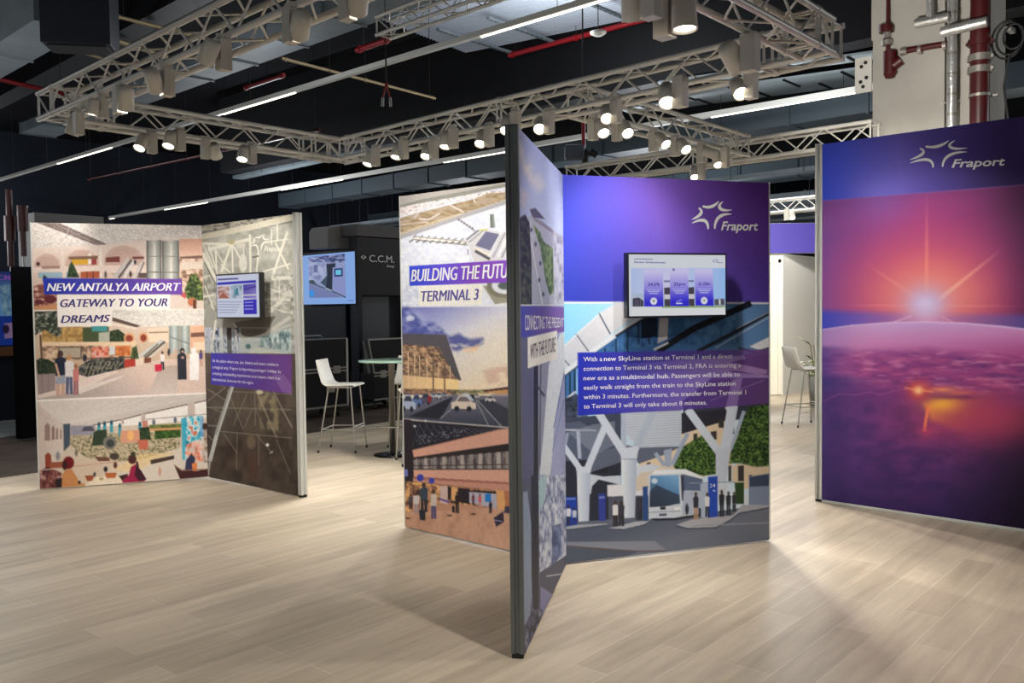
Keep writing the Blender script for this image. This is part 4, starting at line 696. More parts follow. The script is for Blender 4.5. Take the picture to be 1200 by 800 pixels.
p.poly([(230, 700), (500, 640), (510, 800), (230, 790)], (196, 202, 196)); p.speck([(330, 690), (505, 640), (505, 760), (330, 740)], 3, 7, [(84, 106, 112), (150, 176, 176), (222, 228, 226)], 1, 9); p.poly([(310, 740), (500, 778), (500, 800), (250, 790)], (222, 220, 206)); p.ell(272, 738, 14, 14, (44, 92, 96))
p.view(230, 400, 4.2077)
p.poly([(30, -10), (500, 0), (500, 70), (30, 60)], (160, 170, 172), .35)
p.grad([(30, 60), (520, 60), (520, 900), (30, 900)], (250, 250), (96, 88, 80), (270, 520), (56, 46, 42)); p.speck([(30, 60), (520, 60), (520, 900), (30, 900)], 9, 14, [(58, 49, 45), (82, 72, 64), (104, 93, 81)], .6, 6)
for a in [((30, 330), (480, 340), 5), ((150, 250), (480, 262), 4), ((110, 450), (480, 482), 5), ((150, 240), (230, 440), 3), ((250, 260), (180, 420), 3), ((280, 330), (235, 430), 4), ((290, 330), (340, 440), 4), ((300, 250), (400, 480), 9), ((380, 240), (480, 430), 8), ((420, 330), (480, 420), 4), ((130, 460), (200, 560), 4), ((300, 470), (380, 560), 3), ((400, 490), (470, 660), 4), ((310, 470), (308, 620), 4), ((200, 460), (195, 640), 3), ((290, 240), (292, 420), 3), ((50, 240), (150, 300), 5), ((50, 420), (110, 425), 8), ((50, 470), (80, 500), 6), ((60, 330), (130, 360), 4), ((50, 300), (140, 230), 5)]: p.line([a[0], a[1]], a[2], (150, 142, 126), .75)
p.cloud([(300, 250), (400, 260), (420, 450), (320, 440)], 5, 10, (170, 156, 124), 4, .4, .65, .7); p.line([(178, 215), (140, 330), (100, 450), (60, 600)], 20, (196, 198, 194)); p.line([(170, 225), (130, 345), (90, 470)], 4, (110, 108, 104)); p.ell(315, 252, 18, 12, (222, 214, 180), .9); p.ell(270, 505, 22, 34, (122, 106, 86), .8); p.ell(354, 517, 8, 8, (246, 244, 238)); p.line([(365, 560), (382, 548)], 5, (214, 206, 196)); p.poly([(250, 560), (305, 570), (300, 690), (260, 690)], (86, 58, 48), .7)
p.line([(60, 600), (48, 680)], 12, (170, 168, 158))
p.grad([(68, 60), (479, 66), (478, 262), (66, 214)], (75, 120), (62, 56, 176), (470, 160), (124, 66, 170), 1, .72); p.poly([(380, 160), (440, 165), (478, 215), (478, 262), (430, 250)], (170, 140, 196), .35)
for s_, x1, a, b, c_, d_ in [('At the place where sea, sun, history and nature combine in', 412, 88, 106, 104, 122), ('a magical way, Fraport is improving passengers’ holidays, by', 424, 120, 141, 136, 157), ('creating outstanding experiences at an airport, which is an', 420, 151, 174, 167, 190), ('international showcase for the region.', 285, 181, 198, 197, 213)]: p.words(s_, [(76, a), (x1, b), (x1, d_), (76, c_)], (232, 228, 242), .006, 0, 2)
p.view(220, 240, 8); airport_mark(p, 590, 262, 905, 446, (236, 232, 220), -.0)
dB2 = dirv(10.33 + 120); LB = 1.4943; nB2 = Vector((dB2.y, -dB2.x, 0))
t, th = display_panel('display_wall', 'wall of the rear star with a steel roof picture above dark basalt', J2, dB2, nB2, LB, HP, p, 1, 'steel roof and dark basalt picture with logo and text')
edge_post(t, J2 + dB2 * (LB + .010) - nB2 * .030, dB2, nB2, HP + .008, .05, .066)

# ---- sunrise wall on the right
p = Picture([(966.5, 168.5), (1200, 136), (1200, 620.5), (964.5, 588)], 330, 440, 1.5)
p.fill((90, 50, 120)); p.view(0, 0, 1)
BIG = [(950, 100), (1420, 60), (1420, 700), (950, 640)]
p.grad(BIG, (966, 0), (100, 68, 150), (1230, 0), (62, 18, 64), mid=(.45, (146, 56, 128)))
p.glow(1088, 352, 112, 112, (186, 66, 132), .75); p.glow(1088, 345, 84, 66, (222, 90, 122), .85); p.glow(1094, 342, 62, 46, (244, 140, 124), .95); p.glow(1085, 348, 56, 30, (244, 150, 150), .6)
def sun_ray(x0, y0, x1, y1, w, col, a):          # a ray printed in the picture: broad and strong at the sun, fading to nothing
    L = math.hypot(x1 - x0, y1 - y0); nx, ny = -(y1 - y0) / L * w / 2, (x1 - x0) / L * w / 2
    p.grad([(x0 + nx, y0 + ny), (x1 + nx * .5, y1 + ny * .5), (x1 - nx * .5, y1 - ny * .5), (x0 - nx, y0 - ny)], (x0, y0), col, (x1, y1), col, a, 0, soft=1.1)
sun_ray(1087, 345, 1087, 212, 5, (250, 160, 140), .7); sun_ray(1100, 350, 1178, 286, 5, (252, 186, 164), 1); sun_ray(1075, 346, 1012, 304, 5, (244, 160, 150), .6); sun_ray(1075, 356, 980, 356, 3, (246, 160, 150), .6); sun_ray(1100, 356, 1210, 356, 3, (246, 160, 150), .6)
p.cloud([(1172, 200), (1420, 180), (1420, 420), (1200, 400)], 300, 300, (60, 22, 66), 3, -.5, .9, .6, 25)
# horizon
p.grad([(950, 362), (1088, 366), (1420, 366), (1420, 420), (950, 420)], (966, 380), (52, 66, 190), (1230, 380), (58, 60, 146), 0.95, .95, 4, mid=(.46, (226, 130, 176)))
p.glow(1086, 355, 27, 23, (216, 186, 236), 1.0, 1.2); p.glow(1086, 354, 12, 10, (232, 220, 250), .8); p.line([(1070, 368), (1048, 376)], 2, (236, 190, 226), .7, 1); p.line([(1104, 368), (1120, 377)], 2, (236, 170, 200), .6, 1)
hz = [(940, 389), (1000, 380), (1045, 376.2), (1088, 375.2), (1130, 376.4), (1175, 380), (1210, 384), (1300, 398), (1420, 420)]
p.grad(hz + [(1420, 700), (940, 700)], (1088, 376), (206, 164, 222), (1092, 425), (176, 76, 140), mid=(.4, (206, 136, 196))); p.line(hz, 1.6, (226, 196, 240), .8, .9)
p.grad(hz + [(1420, 480), (940, 480)], (966, 400), (150, 120, 190), (1030, 400), (190, 130, 190), .75, 0)
p.speck([(940, 414), (1088, 408), (1420, 440), (1420, 482), (940, 482)], 24, 6, [(100, 50, 122), (138, 60, 130), (170, 82, 140)], .8, 4, soft=6); p.cloud([(960, 405), (1420, 410), (1420, 470), (960, 470)], 17, 3.4, (206, 130, 176), 11, .48, .8, .7, 5)
p.grad([(940, 405), (1010, 405), (1010, 700), (940, 700)], (966, 440), (66, 50, 134), (1010, 440), (110, 56, 140), .75, .0, 3)
p.grad([(940, 462), (1050, 452), (1110, 460), (1150, 462), (1420, 450), (1420, 760), (940, 720)], (1080, 455), (120, 54, 128), (1100, 600), (50, 26, 78), soft=3, mid=(.4, (98, 46, 118))); p.speck([(940, 468), (1420, 460), (1420, 760), (940, 720)], 20, 10, [(58, 36, 96), (98, 48, 118), (128, 60, 128)], .5, 7, soft=5)
p.grad([(940, 440), (1060, 440), (1060, 720), (940, 720)], (960, 500), (52, 46, 120), (1060, 500), (70, 46, 116), .75, 0, 3); p.grad([(940, 500), (1420, 500), (1420, 760), (940, 740)], (1080, 500), (70, 40, 104), (1090, 620), (34, 26, 84), 0, .75, 5); p.grad([(1100, 480), (1420, 470), (1420, 760), (1100, 720)], (1110, 560), (44, 16, 54), (1200, 585), (24, 8, 42), 0, .95, 6)
p.line([(966, 470), (985, 461), (1004, 462), (1022, 458), (1034, 462), (1048, 457), (1060, 455), (1076, 456), (1100, 458)], 1.6, (190, 100, 150), .3, 1.1)
p.glow(1155, 488, 84, 34, (196, 70, 100), .85); p.grad([(1086, 473), (1100, 470), (1120, 462), (1134, 466), (1160, 458), (1200, 452), (1240, 470), (1240, 510), (1140, 508), (1092, 492)], (1100, 466), (242, 140, 80), (1150, 506), (176, 60, 100), .95, .0, 4); p.glow(1105, 472, 20, 9, (246, 178, 70), .95); p.line([(1090, 475), (1087, 490), (1085, 505)], 3.5, (250, 130, 90), .95, 1); p.glow(1088, 505, 12, 8, (206, 70, 110), .6)
p.glow(1106, 455, 18, 3.5, (246, 150, 104), .85); p.glow(1128, 459, 16, 2.5, (226, 120, 100), .7); p.glow(1120, 464, 26, 2.5, (96, 34, 92), .55)
p.glow(1078, 456, 13, 11, (240, 80, 60), .85); p.glow(1078, 456, 5.5, 5, (255, 220, 160), 1); p.line([(1062, 453), (1095, 458)], 1.6, (255, 170, 110), .7, .8)
# header band
p.grad([(940, 120), (966.5, 234.4), (1200, 214.8), (1420, 196), (1420, 40), (940, 90)][1:] + [(940, 236)], (966, 190), (48, 72, 206), (1180, 180), (44, 26, 88), mid=(.42, (104, 92, 196))); p.glow(1030, 226, 34, 26, (138, 122, 220), .55)  # the glow paints a spotlight's pool into the band's colour
p.poly([(966, 233.6), (1200, 214), (1420, 195.6), (1420, 198), (1200, 216), (966, 236)], (150, 96, 168), .5)
p.grad([(940, 236), (1200, 216), (1420, 198), (1420, 240), (940, 276)], (1050, 228), (130, 60, 130), (1056, 262), (170, 78, 142), .45, 0)
p.view(950, 130, 4.704); airport_mark(p, 552, 168, 1066, 338, WHITE, .045)
dR = dirv(-46.5 + 180); LR = 1.496; nR = Vector((dR.y, -dR.x, 0)); HR = 2.975
LT = LR * 1.5
t = thing('display_panel', 'tall sunrise over clouds wall with purple header and white logo', 'display wall', tuple(J3 + dR * LT / 2))
c = MB(); c.box(J3 + dR * LT / 2 - nR * .031 + UP * (HR / 2 + .01), (LT - .004, .052, HR - .02), dR, None, UP); c.build('panel_core', M_CORE, t)
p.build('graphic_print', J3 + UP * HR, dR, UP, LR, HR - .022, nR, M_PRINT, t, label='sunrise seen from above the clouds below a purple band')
c = MB(); c.box(J3 + dR * LT / 2 - nR * .02 + UP * .011, (LT, .05, .02), dR, None, UP); c.build('base_rail', M_ALU, t, .002)
edge_post(t, J3 - dR * .032 - nR * .030, dR, nR, HR + .004, .062, .066)
# ------------------------------------------------------------------ screens
def screen_tv(label, cat_group, quad, plane_p, d, nrm, paint, W=None, Hs=None, depth=.05, bez=.012, mount=.085, res=(200, 120), name='wall_screen', stand=None):
    """flat screen hung parallel to a wall; quad = its outer corners in the photo, plane_p/d/nrm = wall plane"""
    pp = Vector(plane_p) + nrm * (mount + depth)
    P = [on_plane(x, y, pp, nrm) for x, y in quad]
    c = sum(P, Vector()) / 4
    w = ((P[1] - P[0]).dot(d) + (P[2] - P[3]).dot(d)) / 2 if W is None else W
    h = ((P[0] - P[3]).z + (P[1] - P[2]).z) / 2 if Hs is None else Hs
    t = thing(name, label, 'screen', tuple(c - nrm * (depth + mount)))
    m = MB(); m.box(c - nrm * depth / 2, (w, depth, h), d, None, UP); m.box(c - nrm * (depth * .9), (w * .7, depth * .9, h * .7), d, None, UP)
    m.build('screen_housing', mat('screen_plastic', (20, 20, 23), .35), t, .003)
    m = MB(); m.box(c - nrm * (depth + mount / 2), (.2, mount, .2), d, None, UP); m.build('wall_mount', M_FOOT, t)
    pic = Picture(quad, *res); paint(pic)
    pic.build('screen_panel', c - d * (w / 2 - bez) + UP * (h / 2 - bez) + nrm * .0015, d, UP, w - 2 * bez, h - 2 * bez, nrm, M_SCREEN, t, label='lit picture')
    return t
def paint_achievements(p):
    p.fill((214, 218, 226)); p.view(720, 280, 8)
    p.poly([(140, 262), (1060, 268), (1060, 720), (140, 720)], (178, 202, 236)); p.grad([(140, 262), (1060, 268), (1060, 590), (140, 560)], (140, 300), (176, 196, 236), (1040, 500), (150, 190, 240), mid=(.4, (206, 204, 238)))
    p.poly([(140, 510), (260, 515), (260, 640), (140, 640)], (176, 190, 214)); p.poly([(155, 560), (210, 552), (255, 585), (255, 640), (155, 640)], (58, 52, 70))
    for x in (180, 200, 225): p.line([(x, 575), (x, 640)], 5, (120, 116, 140))
    for x0, x1 in ((455, 512), (690, 745)):
        p.poly([(x0, 460), (x1, 455), (x1, 645), (x0, 640)], (66, 58, 74)); p.poly([(x0, 525), (x1, 525), (x1, 572), (x0, 572)], (206, 206, 214)); p.line([(x0, 395), (x1, 395)], 18, (104, 110, 146), .9)
    p.poly([(940, 580), (1040, 575), (1040, 640), (940, 640)], (86, 84, 100)); p.poly([(985, 580), (1000, 580), (1000, 635), (985, 635)], (226, 226, 232)); p.line([(430, 648), (1040, 655)], 14, (130, 158, 66)); p.poly([(140, 640), (430, 645), (430, 660), (1060, 662), (1060, 730), (140, 730)], (222, 224, 226))
    for x0, x1, big in ((262, 445, '24,5%'), (512, 690, '25yrs'), (755, 932, '$1.25bn')):
        p.grad([(x0, 270), (x1, 272), (x1, 644), (x0, 640)], (x0, 300), (206, 200, 240), (x0, 600), (44, 36, 206), mid=(.5, (150, 140, 228)))
        m = (x0 + x1) / 2; p.words(big, [(m - 55, 408), (m + 58, 408), (m + 58, 438), (m - 55, 438)], (58, 36, 150), .022); p.line([(m - 70, 474), (m + 70, 476)], 4, (226, 226, 250)); p.line([(m - 55, 492), (m + 55, 494)], 7, (190, 190, 240)); p.line([(m - 40, 512), (m + 40, 514)], 7, (190, 190, 240))
    p.ell(353, 590, 33, 36, (226, 228, 236)); p.ell(353, 588, 12, 14, (150, 150, 160)); p.ell(840, 592, 33, 36, (226, 228, 236)); p.ell(840, 590, 14, 14, (170, 170, 178)); p.line([(570, 600), (622, 580)], 5, (210, 210, 240)); p.line([(566, 615), (626, 615)], 12, (220, 220, 244)); p.ell(550, 280, 10, 12, (90, 84, 140))
    p.words('Recent Achievements', [(172, 190), (470, 198), (470, 216), (172, 210)], (62, 46, 150), .022); p.line([(172, 170), (350, 174)], 6, (120, 112, 170))
    airport_mark(p, 930, 172, 1036, 222, (84, 78, 150))
t = screen_tv('flat screen with three violet columns hung on the blue wall', None, [(735, 295.5), (853, 297), (850.5, 371.8), (735, 371.5)], J1, dB, nB, paint_achievements)
def paint_slide(p):
    p.fill((206, 212, 230)); p.view(230, 240, 4.446)
    p.line([(110, 384), (225, 378)], 9, (92, 84, 150)); p.line([(108, 408), (318, 393)], 14, (52, 44, 178))
    p.speck([(110, 425), (174, 420), (174, 490), (110, 492)], 4, 3, [(150, 92, 84), (196, 160, 150), (214, 206, 214)], 1, 3); p.poly([(112, 490), (140, 455), (172, 488)], (168, 96, 76)); p.speck([(182, 418), (244, 412), (244, 488), (182, 490)], 4, 4, [(120, 150, 168), (206, 210, 222)], 1, 4); p.poly([(205, 470), (210, 430), (222, 430), (226, 470)], (70, 130, 150))
    p.grad([(250, 412), (318, 404), (318, 486), (250, 486)], (250, 410), (70, 60, 160), (318, 480), (150, 140, 206)); p.line([(250, 470), (318, 466)], 8, (206, 206, 214)); p.line([(255, 440), (316, 420)], 8, (60, 50, 150))
    for k in range(5): p.line([(112, 510 + k * 15), (240 - k * 8, 507 + k * 15)], 5, (150, 158, 188))
    p.poly([(250, 496), (318, 490), (318, 570), (250, 574)], (48, 40, 186))
    for k in range(3): p.line([(256, 510 + k * 18), (300, 507 + k * 18)], 4, (170, 166, 226))
t = screen_tv('smaller flat screen with slide text hung on the steel roof wall', None, [(253.3, 321.5), (304.8, 318.8), (304.6, 371.8), (253.8, 374.2)], J2, dB2, nB2, paint_slide, res=(120, 110))

# ------------------------------------------------------------------ booth behind the aisle
M_BOOTH = mat('booth_black', (24, 24, 30), .55, noise=(3, .2), spec=.35)
M_BOOTH2 = mat('booth_dark_blue', (22, 26, 38), .5, spec=.4)
M_GREY = mat('booth_grey_panel', (78, 84, 90), .5)
M_TRIM = mat('case_aluminium', (168, 168, 166), .4, .6)
M_WHITE = mat('white_lettering', (232, 232, 230), .5)
EB = ED                                            # the aisle edge direction
bf = at(383, 487, 0); NB = Vector((-EB.y, EB.x, 0))  # NB points away from the stand into the booth
def bp(a, b, z): return Vector((bf.x, bf.y, 0)) + EB * a + NB * b + UP * z
def along(px, py=400, b=0.0):                      # distance along the booth front of a photo column
    q = on_plane(px, py, bp(0, b, 0), NB); return (q - bp(0, b, 0)).dot(EB)
def hgt(px, py, b=0.0): return on_plane(px, py, bp(0, b, 0), NB).z
# sign wall
a0, a1 = along(419, 320, .5), along(472, 320, .5); zt, zb = hgt(419, 277.5, .5), hgt(440, 346, .5)
t = thing('booth_sign', 'black booth sign board with white initials above a grey door', 'sign', tuple(bp((a0 + a1) / 2, .55, 0)))
m = MB(); m.box(bp((a0 + a1) / 2 + .25, .6, (zt + zb) / 2), (a1 - a0 + .5, .2, zt - zb), EB, None, UP); m.build('sign_board', M_BOOTH, t, .004)
m = MB(); m.box(bp((a0 + a1) / 2 + .25, .75, zt + .12), (a1 - a0 + .5, .5, .2), EB, None, UP); m.build('roof_box', mat('booth_roof_grey', (92, 90, 92), .7), t, .01)
for a_ in (a0 + .04, a1 + .46): m = MB(); m.box(bp(a_, .6, zb / 2), (.08, .2, zb), EB, None, UP); m.build('side_post', M_BOOTH2, t)
dw0, dw1 = along(421, 380, .7), along(456, 380, .7)
m = MB(); m.box(bp((dw0 + dw1) / 2, .72, zb / 2), (dw1 - dw0, .05, zb - .02), EB, None, UP); m.build('door_leaf', M_GREY, t, .003)
m = MB(); m.box(bp((a0 + a1) / 2 + .25, .85, zb / 2), (a1 - a0 + .5, .05, zb), EB, None, UP); m.build('back_board', M_BOOTH2, t)
def sign_text(body, x0, x1, y0, y1, parent, name, col=M_WHITE):
    vs, fs = glyphs(body, 0, 0, 3); lo, hi = vs[:, 0].min(), vs[:, 0].max()
    A, B = along(x0, y0, .5), along(x1, y0, .5); z0, z1 = hgt(x0, y1, .5), hgt(x0, y0, .5)
    m = MB(); m.add([bp(A + (B - A) * (v[0] - lo) / (hi - lo), .494, z0 + (z1 - z0) * v[1] / .72) for v in vs], fs)
    o = m.build(name, col, parent); sd = o.modifiers.new('thick', 'SOLIDIFY'); sd.thickness = .006; sd.offset = 0; return o
sign_text('C.C.M.', 432.5, 461.5, 298.2, 306.6, t, 'sign_lettering'); sign_text('Group', 453, 461.5, 310, 313, t, 'small_lettering')
A = along(425.5, 301, .5); zc = hgt(425.5, 301.3, .5)
m = MB(); m.prism([bp(A - .068, .494, zc), bp(A, .494, zc - .034), bp(A + .068, .494, zc), bp(A, .494, zc + .034)], -NB * .006); m.build('diamond_emblem', M_WHITE, t)
m = MB(); m.lathe(bp(A, .489, zc), [(.0, 0), (.02, 0), (.02, .004), (.0, .004)], -NB, 16); m.build('emblem_eye', M_BOOTH, t)

# inner wall of the booth that carries the screen: runs across, nearer to the right
ib = bp(along(418, 330, .6), .62, 0); ID = Vector((E2.x, E2.y, 0)).normalized(); IN = Vector((-ID.y, ID.x, 0)); IN = -IN if IN.y > 0 else IN
m = MB(); m.box(ib - ID * 1.9 - IN * .06 + UP * 1.34, (3.8, .12, 2.68), ID, None, UP)
t = tag(m.build('booth_wall', M_BOOTH2, None), 'black side wall of the sign booth carrying the pale blue screen', 'booth wall', kind='thing')
def paint_machine(p):
    p.fill((136, 176, 238)); p.view(340, 260, 8)
    p.poly([(175, 330), (520, 292), (522, 705), (180, 718)], (150, 160, 204)); p.speck([(175, 330), (520, 292), (520, 372), (178, 382)], 4, 2, [(44, 56, 100), (110, 122, 176), (176, 184, 220)], 1, 3)
    p.speck([(176, 380), (345, 372), (340, 560), (178, 560)], 5, 5, [(120, 132, 180), (168, 176, 214), (186, 192, 226)], 1, 5); p.poly([(225, 405), (262, 402), (262, 475), (225, 475)], (84, 98, 150), .8); p.poly([(345, 392), (430, 382), (430, 420), (405, 425), (395, 640), (335, 615), (350, 500)], (26, 38, 58)); p.poly([(285, 570), (350, 500), (340, 610)], (60, 80, 100))
    p.poly([(405, 425), (520, 415), (522, 690), (400, 640)], (142, 152, 206)); p.poly([(418, 436), (497, 430), (496, 506), (420, 512)], (24, 40, 96)); p.poly([(430, 448), (484, 444), (483, 492), (430, 496)], (110, 206, 240))
    p.line([(180, 570), (395, 650), (520, 705)], 14, (70, 90, 120)); p.line([(330, 622), (392, 646)], 8, (206, 220, 226)); p.poly([(178, 585), (395, 660), (480, 706), (180, 718)], (120, 130, 180)); p.poly([(180, 550), (220, 545), (250, 590), (180, 580)], (60, 80, 96)); p.ell(202, 675, 26, 34, (60, 150, 236)); p.line([(545, 735), (590, 733)], 6, (90, 120, 190))
t = screen_tv('pale blue screen showing a machine, mounted inside the black booth', None, [(351.6, 299.8), (416.6, 293.6), (416.4, 355.2), (352, 358)], ib, ID, IN, paint_machine, res=(150, 140), bez=.006)

# grey rounded cover on top of the booth
c = at(396, 277, 2.9)
q0 = bp(along(384, 276, .9), .9, 0); q1 = bp(along(409, 276, .9), .9, 0); zz0, zz1 = hgt(384, 287, .9), hgt(396, 265, .9)
pr = []
w_ = (q1 - q0).length
for k in range(7): a_ = math.pi - math.pi / 2 * k / 6; pr.append(q0 + EB * (.12 + .12 * math.cos(a_)) + UP * (zz1 - .12 + .12 * math.sin(a_)))
pr += [q0 + EB * (w_ - .0) + UP * zz1, q0 + EB * w_ + UP * (zz0 - .05), q0 + UP * (zz0 - .05)]
m = MB(); m.prism(pr, NB * .5); t = tag(m.build('duct_cover', mat('grey_cover', (140, 138, 136), .6), None, .01), 'grey round-shouldered cover on top of the black booth', 'cover', kind='thing')

# flight cases
def flight_case(label, x0, x1, y_top, y_mid, y_bot, b, d=.6, tilt=False, x_ref=None):
    a0, a1 = along(x0, 430, b), along(x1, 430, b); zt, zm = hgt(x_ref or x1, y_top, b), hgt(x_ref or x1, y_mid, b); zb = .14
    t = thing('flight_case', label, 'flight case', tuple(bp((a0 + a1) / 2, b + d / 2, 0)), 'black flight cases in the booth')
    m = MB(); m.box(bp((a0 + a1) / 2, b + d / 2, (zm + zb) / 2), (a1 - a0, d, zm - zb), EB, None, UP); m.build('case_body', M_BOOTH, t, .004)
    m = MB()
    if tilt:
        s = .12
        m.prism([bp(a0 - s, b + .0, zt), bp(a1, b + .0, zt), bp(a1, b + .06, zt), bp(a0 - s, b + .06, zt)][::-1], UP * -.012)
        m.prism([bp(a0 + .02, b + .01, zm + .03), bp(a1, b + .01, zm + .03), bp(a1, b + .01, zt - .02), bp(a0 - s + .03, b + .01, zt - .02)], NB * .05)
        m.build('lid', M_BOOTH, t)
        m = MB(); m.bar(bp(a0 - s, b - .006, zt), bp(a1, b - .006, zt), .025, .025); m.bar(bp(a0 - s, b - .006, zt), bp(a0, b - .006, zm + .02), .025, .025); m.bar(bp(a0 - s - .06, b + .05, zt - .02), bp(a0 - .06, b + .05, zm + .02), .025, .025); m.build('lid_edging', M_TRIM, t)
    else:
        m.box(bp((a0 + a1) / 2, b + d / 2, (zt + zm) / 2 + .012), (a1 - a0, d, zt - zm - .024), EB, None, UP); m.build('lid', M_BOOTH, t, .004)
        m = MB(); m.bar(bp(a1, b - .004, zt), bp(a1, b - .004, zb), .03, .03); m.bar(bp(a0, b - .004, zt), bp(a1, b - .004, zt), .014, .014); m.build('lid_edging', M_TRIM, t)
    for z_, w_ in ((zm + .015, .025), (zm - .035, .02), (zb, .03)): m = MB(); m.bar(bp(a0, b - .006, z_), bp(a1, b - .006, z_), .025, w_); m.build('closing_rail', M_TRIM, t)
    for f in (.25, .82):
        m = MB(); m.box(bp(a0 + (a1 - a0) * f, b - .014, zm - .01), (.13, .02, .12), EB, None, UP); m.box(bp(a0 + (a1 - a0) * f, b - .026, zm - .02), (.06, .012, .07), EB, None, UP); m.build('butterfly_latch', M_TRIM, t, .002)
    m = MB(); m.box(bp(a0 + (a1 - a0) * .72, b - .01, .42), (.16, .02, .12), EB, None, UP); m.build('handle', M_TRIM, t, .004)
    for fx in (.12, .88):
        for fy in (.1, d - .1):
            m = MB(); m.lathe(bp(a0 + (a1 - a0) * fx - .02, b + fy, .045 - .03), [(.0, 0), (.045, 0), (.045, .04), (0, .04)], EB, 14); m.box(bp(a0 + (a1 - a0) * fx, b + fy, .085), (.07, .07, .03), EB, None, UP); m.build('caster', M_FOOT, t)
    return t
flight_case('wide black flight case with aluminium edging behind the white bar stool', 330, 407, 396, 431, 476, 0)
flight_case('black flight case with slanted lid edging behind the glass table', 438, 478, 397.5, 438, 470, .15, tilt=True, x_ref=440)
m = MB(); ra, rb = along(330, 394, .75), along(379, 394, .75); zr = hgt(360, 394, .75)
m.path([bp(ra, .75, zr), bp(rb - .06, .75, zr), bp(rb, .75, zr - .07), bp(rb, .75, .0 - .03)], .018); m.tube(bp(ra + .1, .75, zr), bp(ra + .1, .75, -.03), .018)
t = tag(m.build('hand_rail', M_TRIM, None), 'bent tube rail behind the wide black flight case', 'rail')

# ------------------------------------------------------------------ bar stools and table
M_SHELL = mat('white_shell', (232, 230, 222), .4, spec=.4)
M_CHROME = mat('satin_steel', (190, 186, 178), .3, .85)
def stool_proto(label, group):
    """bar stool at the origin, seat facing +x, back at -x"""
    t = thing('bar_stool', label, 'bar stool', (0, 0, 0), group)
    prof = []                                       # side profile of the bent shell: back top down to the seat's front lip
    prof.append((-.255, 1.075)); prof.append((-.235, .98)); prof.append((-.205, .88))
    for k in range(6): a = math.radians(180 + 8 + k * 15); prof.append((-.10 + .095 * math.cos(a), .865 + .095 * math.sin(a) + .0))
    prof += [(-.04, .773), (.06, .772), (.15, .778), (.19, .778), (.207, .764)]
    def wd(i, n): f = i / (n - 1); return .19 + .025 * math.sin(math.pi * min(1, f * 1.15))
    n = len(prof); vs = []; fs = []; th = .013
    for side in (0, 1):
        for i, (x, z) in enumerate(prof):
            j0, j1 = max(0, i - 1), min(n - 1, i + 1); tx, tz = prof[j1][0] - prof[j0][0], prof[j1][1] - prof[j0][1]; L = math.hypot(tx, tz); nx, nz = -tz / L, tx / L
            for y in (-1, -.5, 0, .5, 1):
                bow = (.012 if i < 3 else .004) * (1 - y * y)
                vs.append(Vector((x + nx * (th * side - bow), y * wd(i, n), z + nz * (th * side - bow))))
    m5 = n * 5
    for i in range(n - 1):
        for j in range(4):
            a = i * 5 + j; fs.append((a, a + 1, a + 6, a + 5)); fs.append((m5 + a, m5 + a + 5, m5 + a + 6, m5 + a + 1))
    for i in range(n - 1): a = i * 5; fs += [(a, a + 5, m5 + a + 5, m5 + a), (a + 4, m5 + a + 4, m5 + a + 9, a + 9)]
    for j in range(4): fs.append((j, m5 + j, m5 + j + 1, j + 1)); a = (n - 1) * 5 + j; fs.append((a, a + 1, m5 + a + 1, m5 + a))
    m = MB(); m.add(vs, fs, True); o = m.build('seat_shell', M_SHELL, t); bv = o.modifiers.new('bevel', 'BEVEL'); bv.width = .003; bv.segments = 1; bv.limit_method = 'ANGLE'
    top = {(-1, -1): (-.11, -.17), (-1, 1): (-.11, .17), (1, -1): (.155, -.17), (1, 1): (.155, .17)}
    ft = {(-1, -1): (-.235, -.215), (-1, 1): (-.235, .215), (1, -1): (.215, -.215), (1, 1): (.215, .215)}
    pt = lambda k, z: Vector((*[ft[k][i] + (top[k][i] - ft[k][i]) * z / .755 for i in (0, 1)], z))
    for k in top:
        l = MB(); l.tube(pt(k, .008), pt(k, .758), .0095, n=10); leg = l.build('leg', M_CHROME, t)
        f = MB(); f.tube(pt(k, 0), pt(k, .03), .012, n=10); f.build('foot_cap', M_FOOT, leg)
    m = MB()
    for s in (-1, 1): m.tube(pt((-1, s), .757), pt((1, s), .757), .0095)
    m.tube(pt((-1, -1), .757), pt((-1, 1), .757), .0095); m.tube(pt((1, -1), .757), pt((1, 1), .757), .0095); m.build('seat_frame', M_CHROME, t)
    for s in (-1, 1): m = MB(); m.tube(pt((s, -1), .27), pt((s, 1), .27), .007); m.build('stretcher', M_CHROME, t)
    m = MB(); m.tube(pt((1, -1), .30), pt((1, 1), .30), .009)
    for s in (-1, 1): m.tube(pt((-1, s), .27), pt((1, s), .27), .007)
    m.build('foot_rail', M_CHROME, t)
    return t
G = 'white bar stools with steel legs'
stool = stool_proto('white bar stool seen from the side, in front of the wide flight case', G)
def feet_centre(pts): q = [at(x, y, 0) for x, y in pts]; return sum(q, Vector()) / len(q)
sc = feet_centre([(367.5, 529.5), (391.5, 523), (416.5, 532), (435.5, 525)])
stool_kids = kids(stool)
def put(o, c, deg): o.location = (c.x, c.y, 0); o.rotation_euler = (0, 0, math.radians(deg))
s2 = copy_tree(stool); s2['label'] = 'white bar stool behind the column of the glass table'
s3 = copy_tree(stool); s3['label'] = 'white bar stool beside the white doorway on the right'
put(stool, sc, -8); put(s2, Vector((-1.26, 10.82, 0)), -98)
s4 = copy_tree(stool); s4['label'] = 'white bar stool nearest the front star, only its steel legs showing'; put(s4, Vector((-1.02, 9.60, 0)), 106)
put(s3, feet_centre([(919, 502), (943, 498)]) + Vector((.20, .17, 0)), 12)
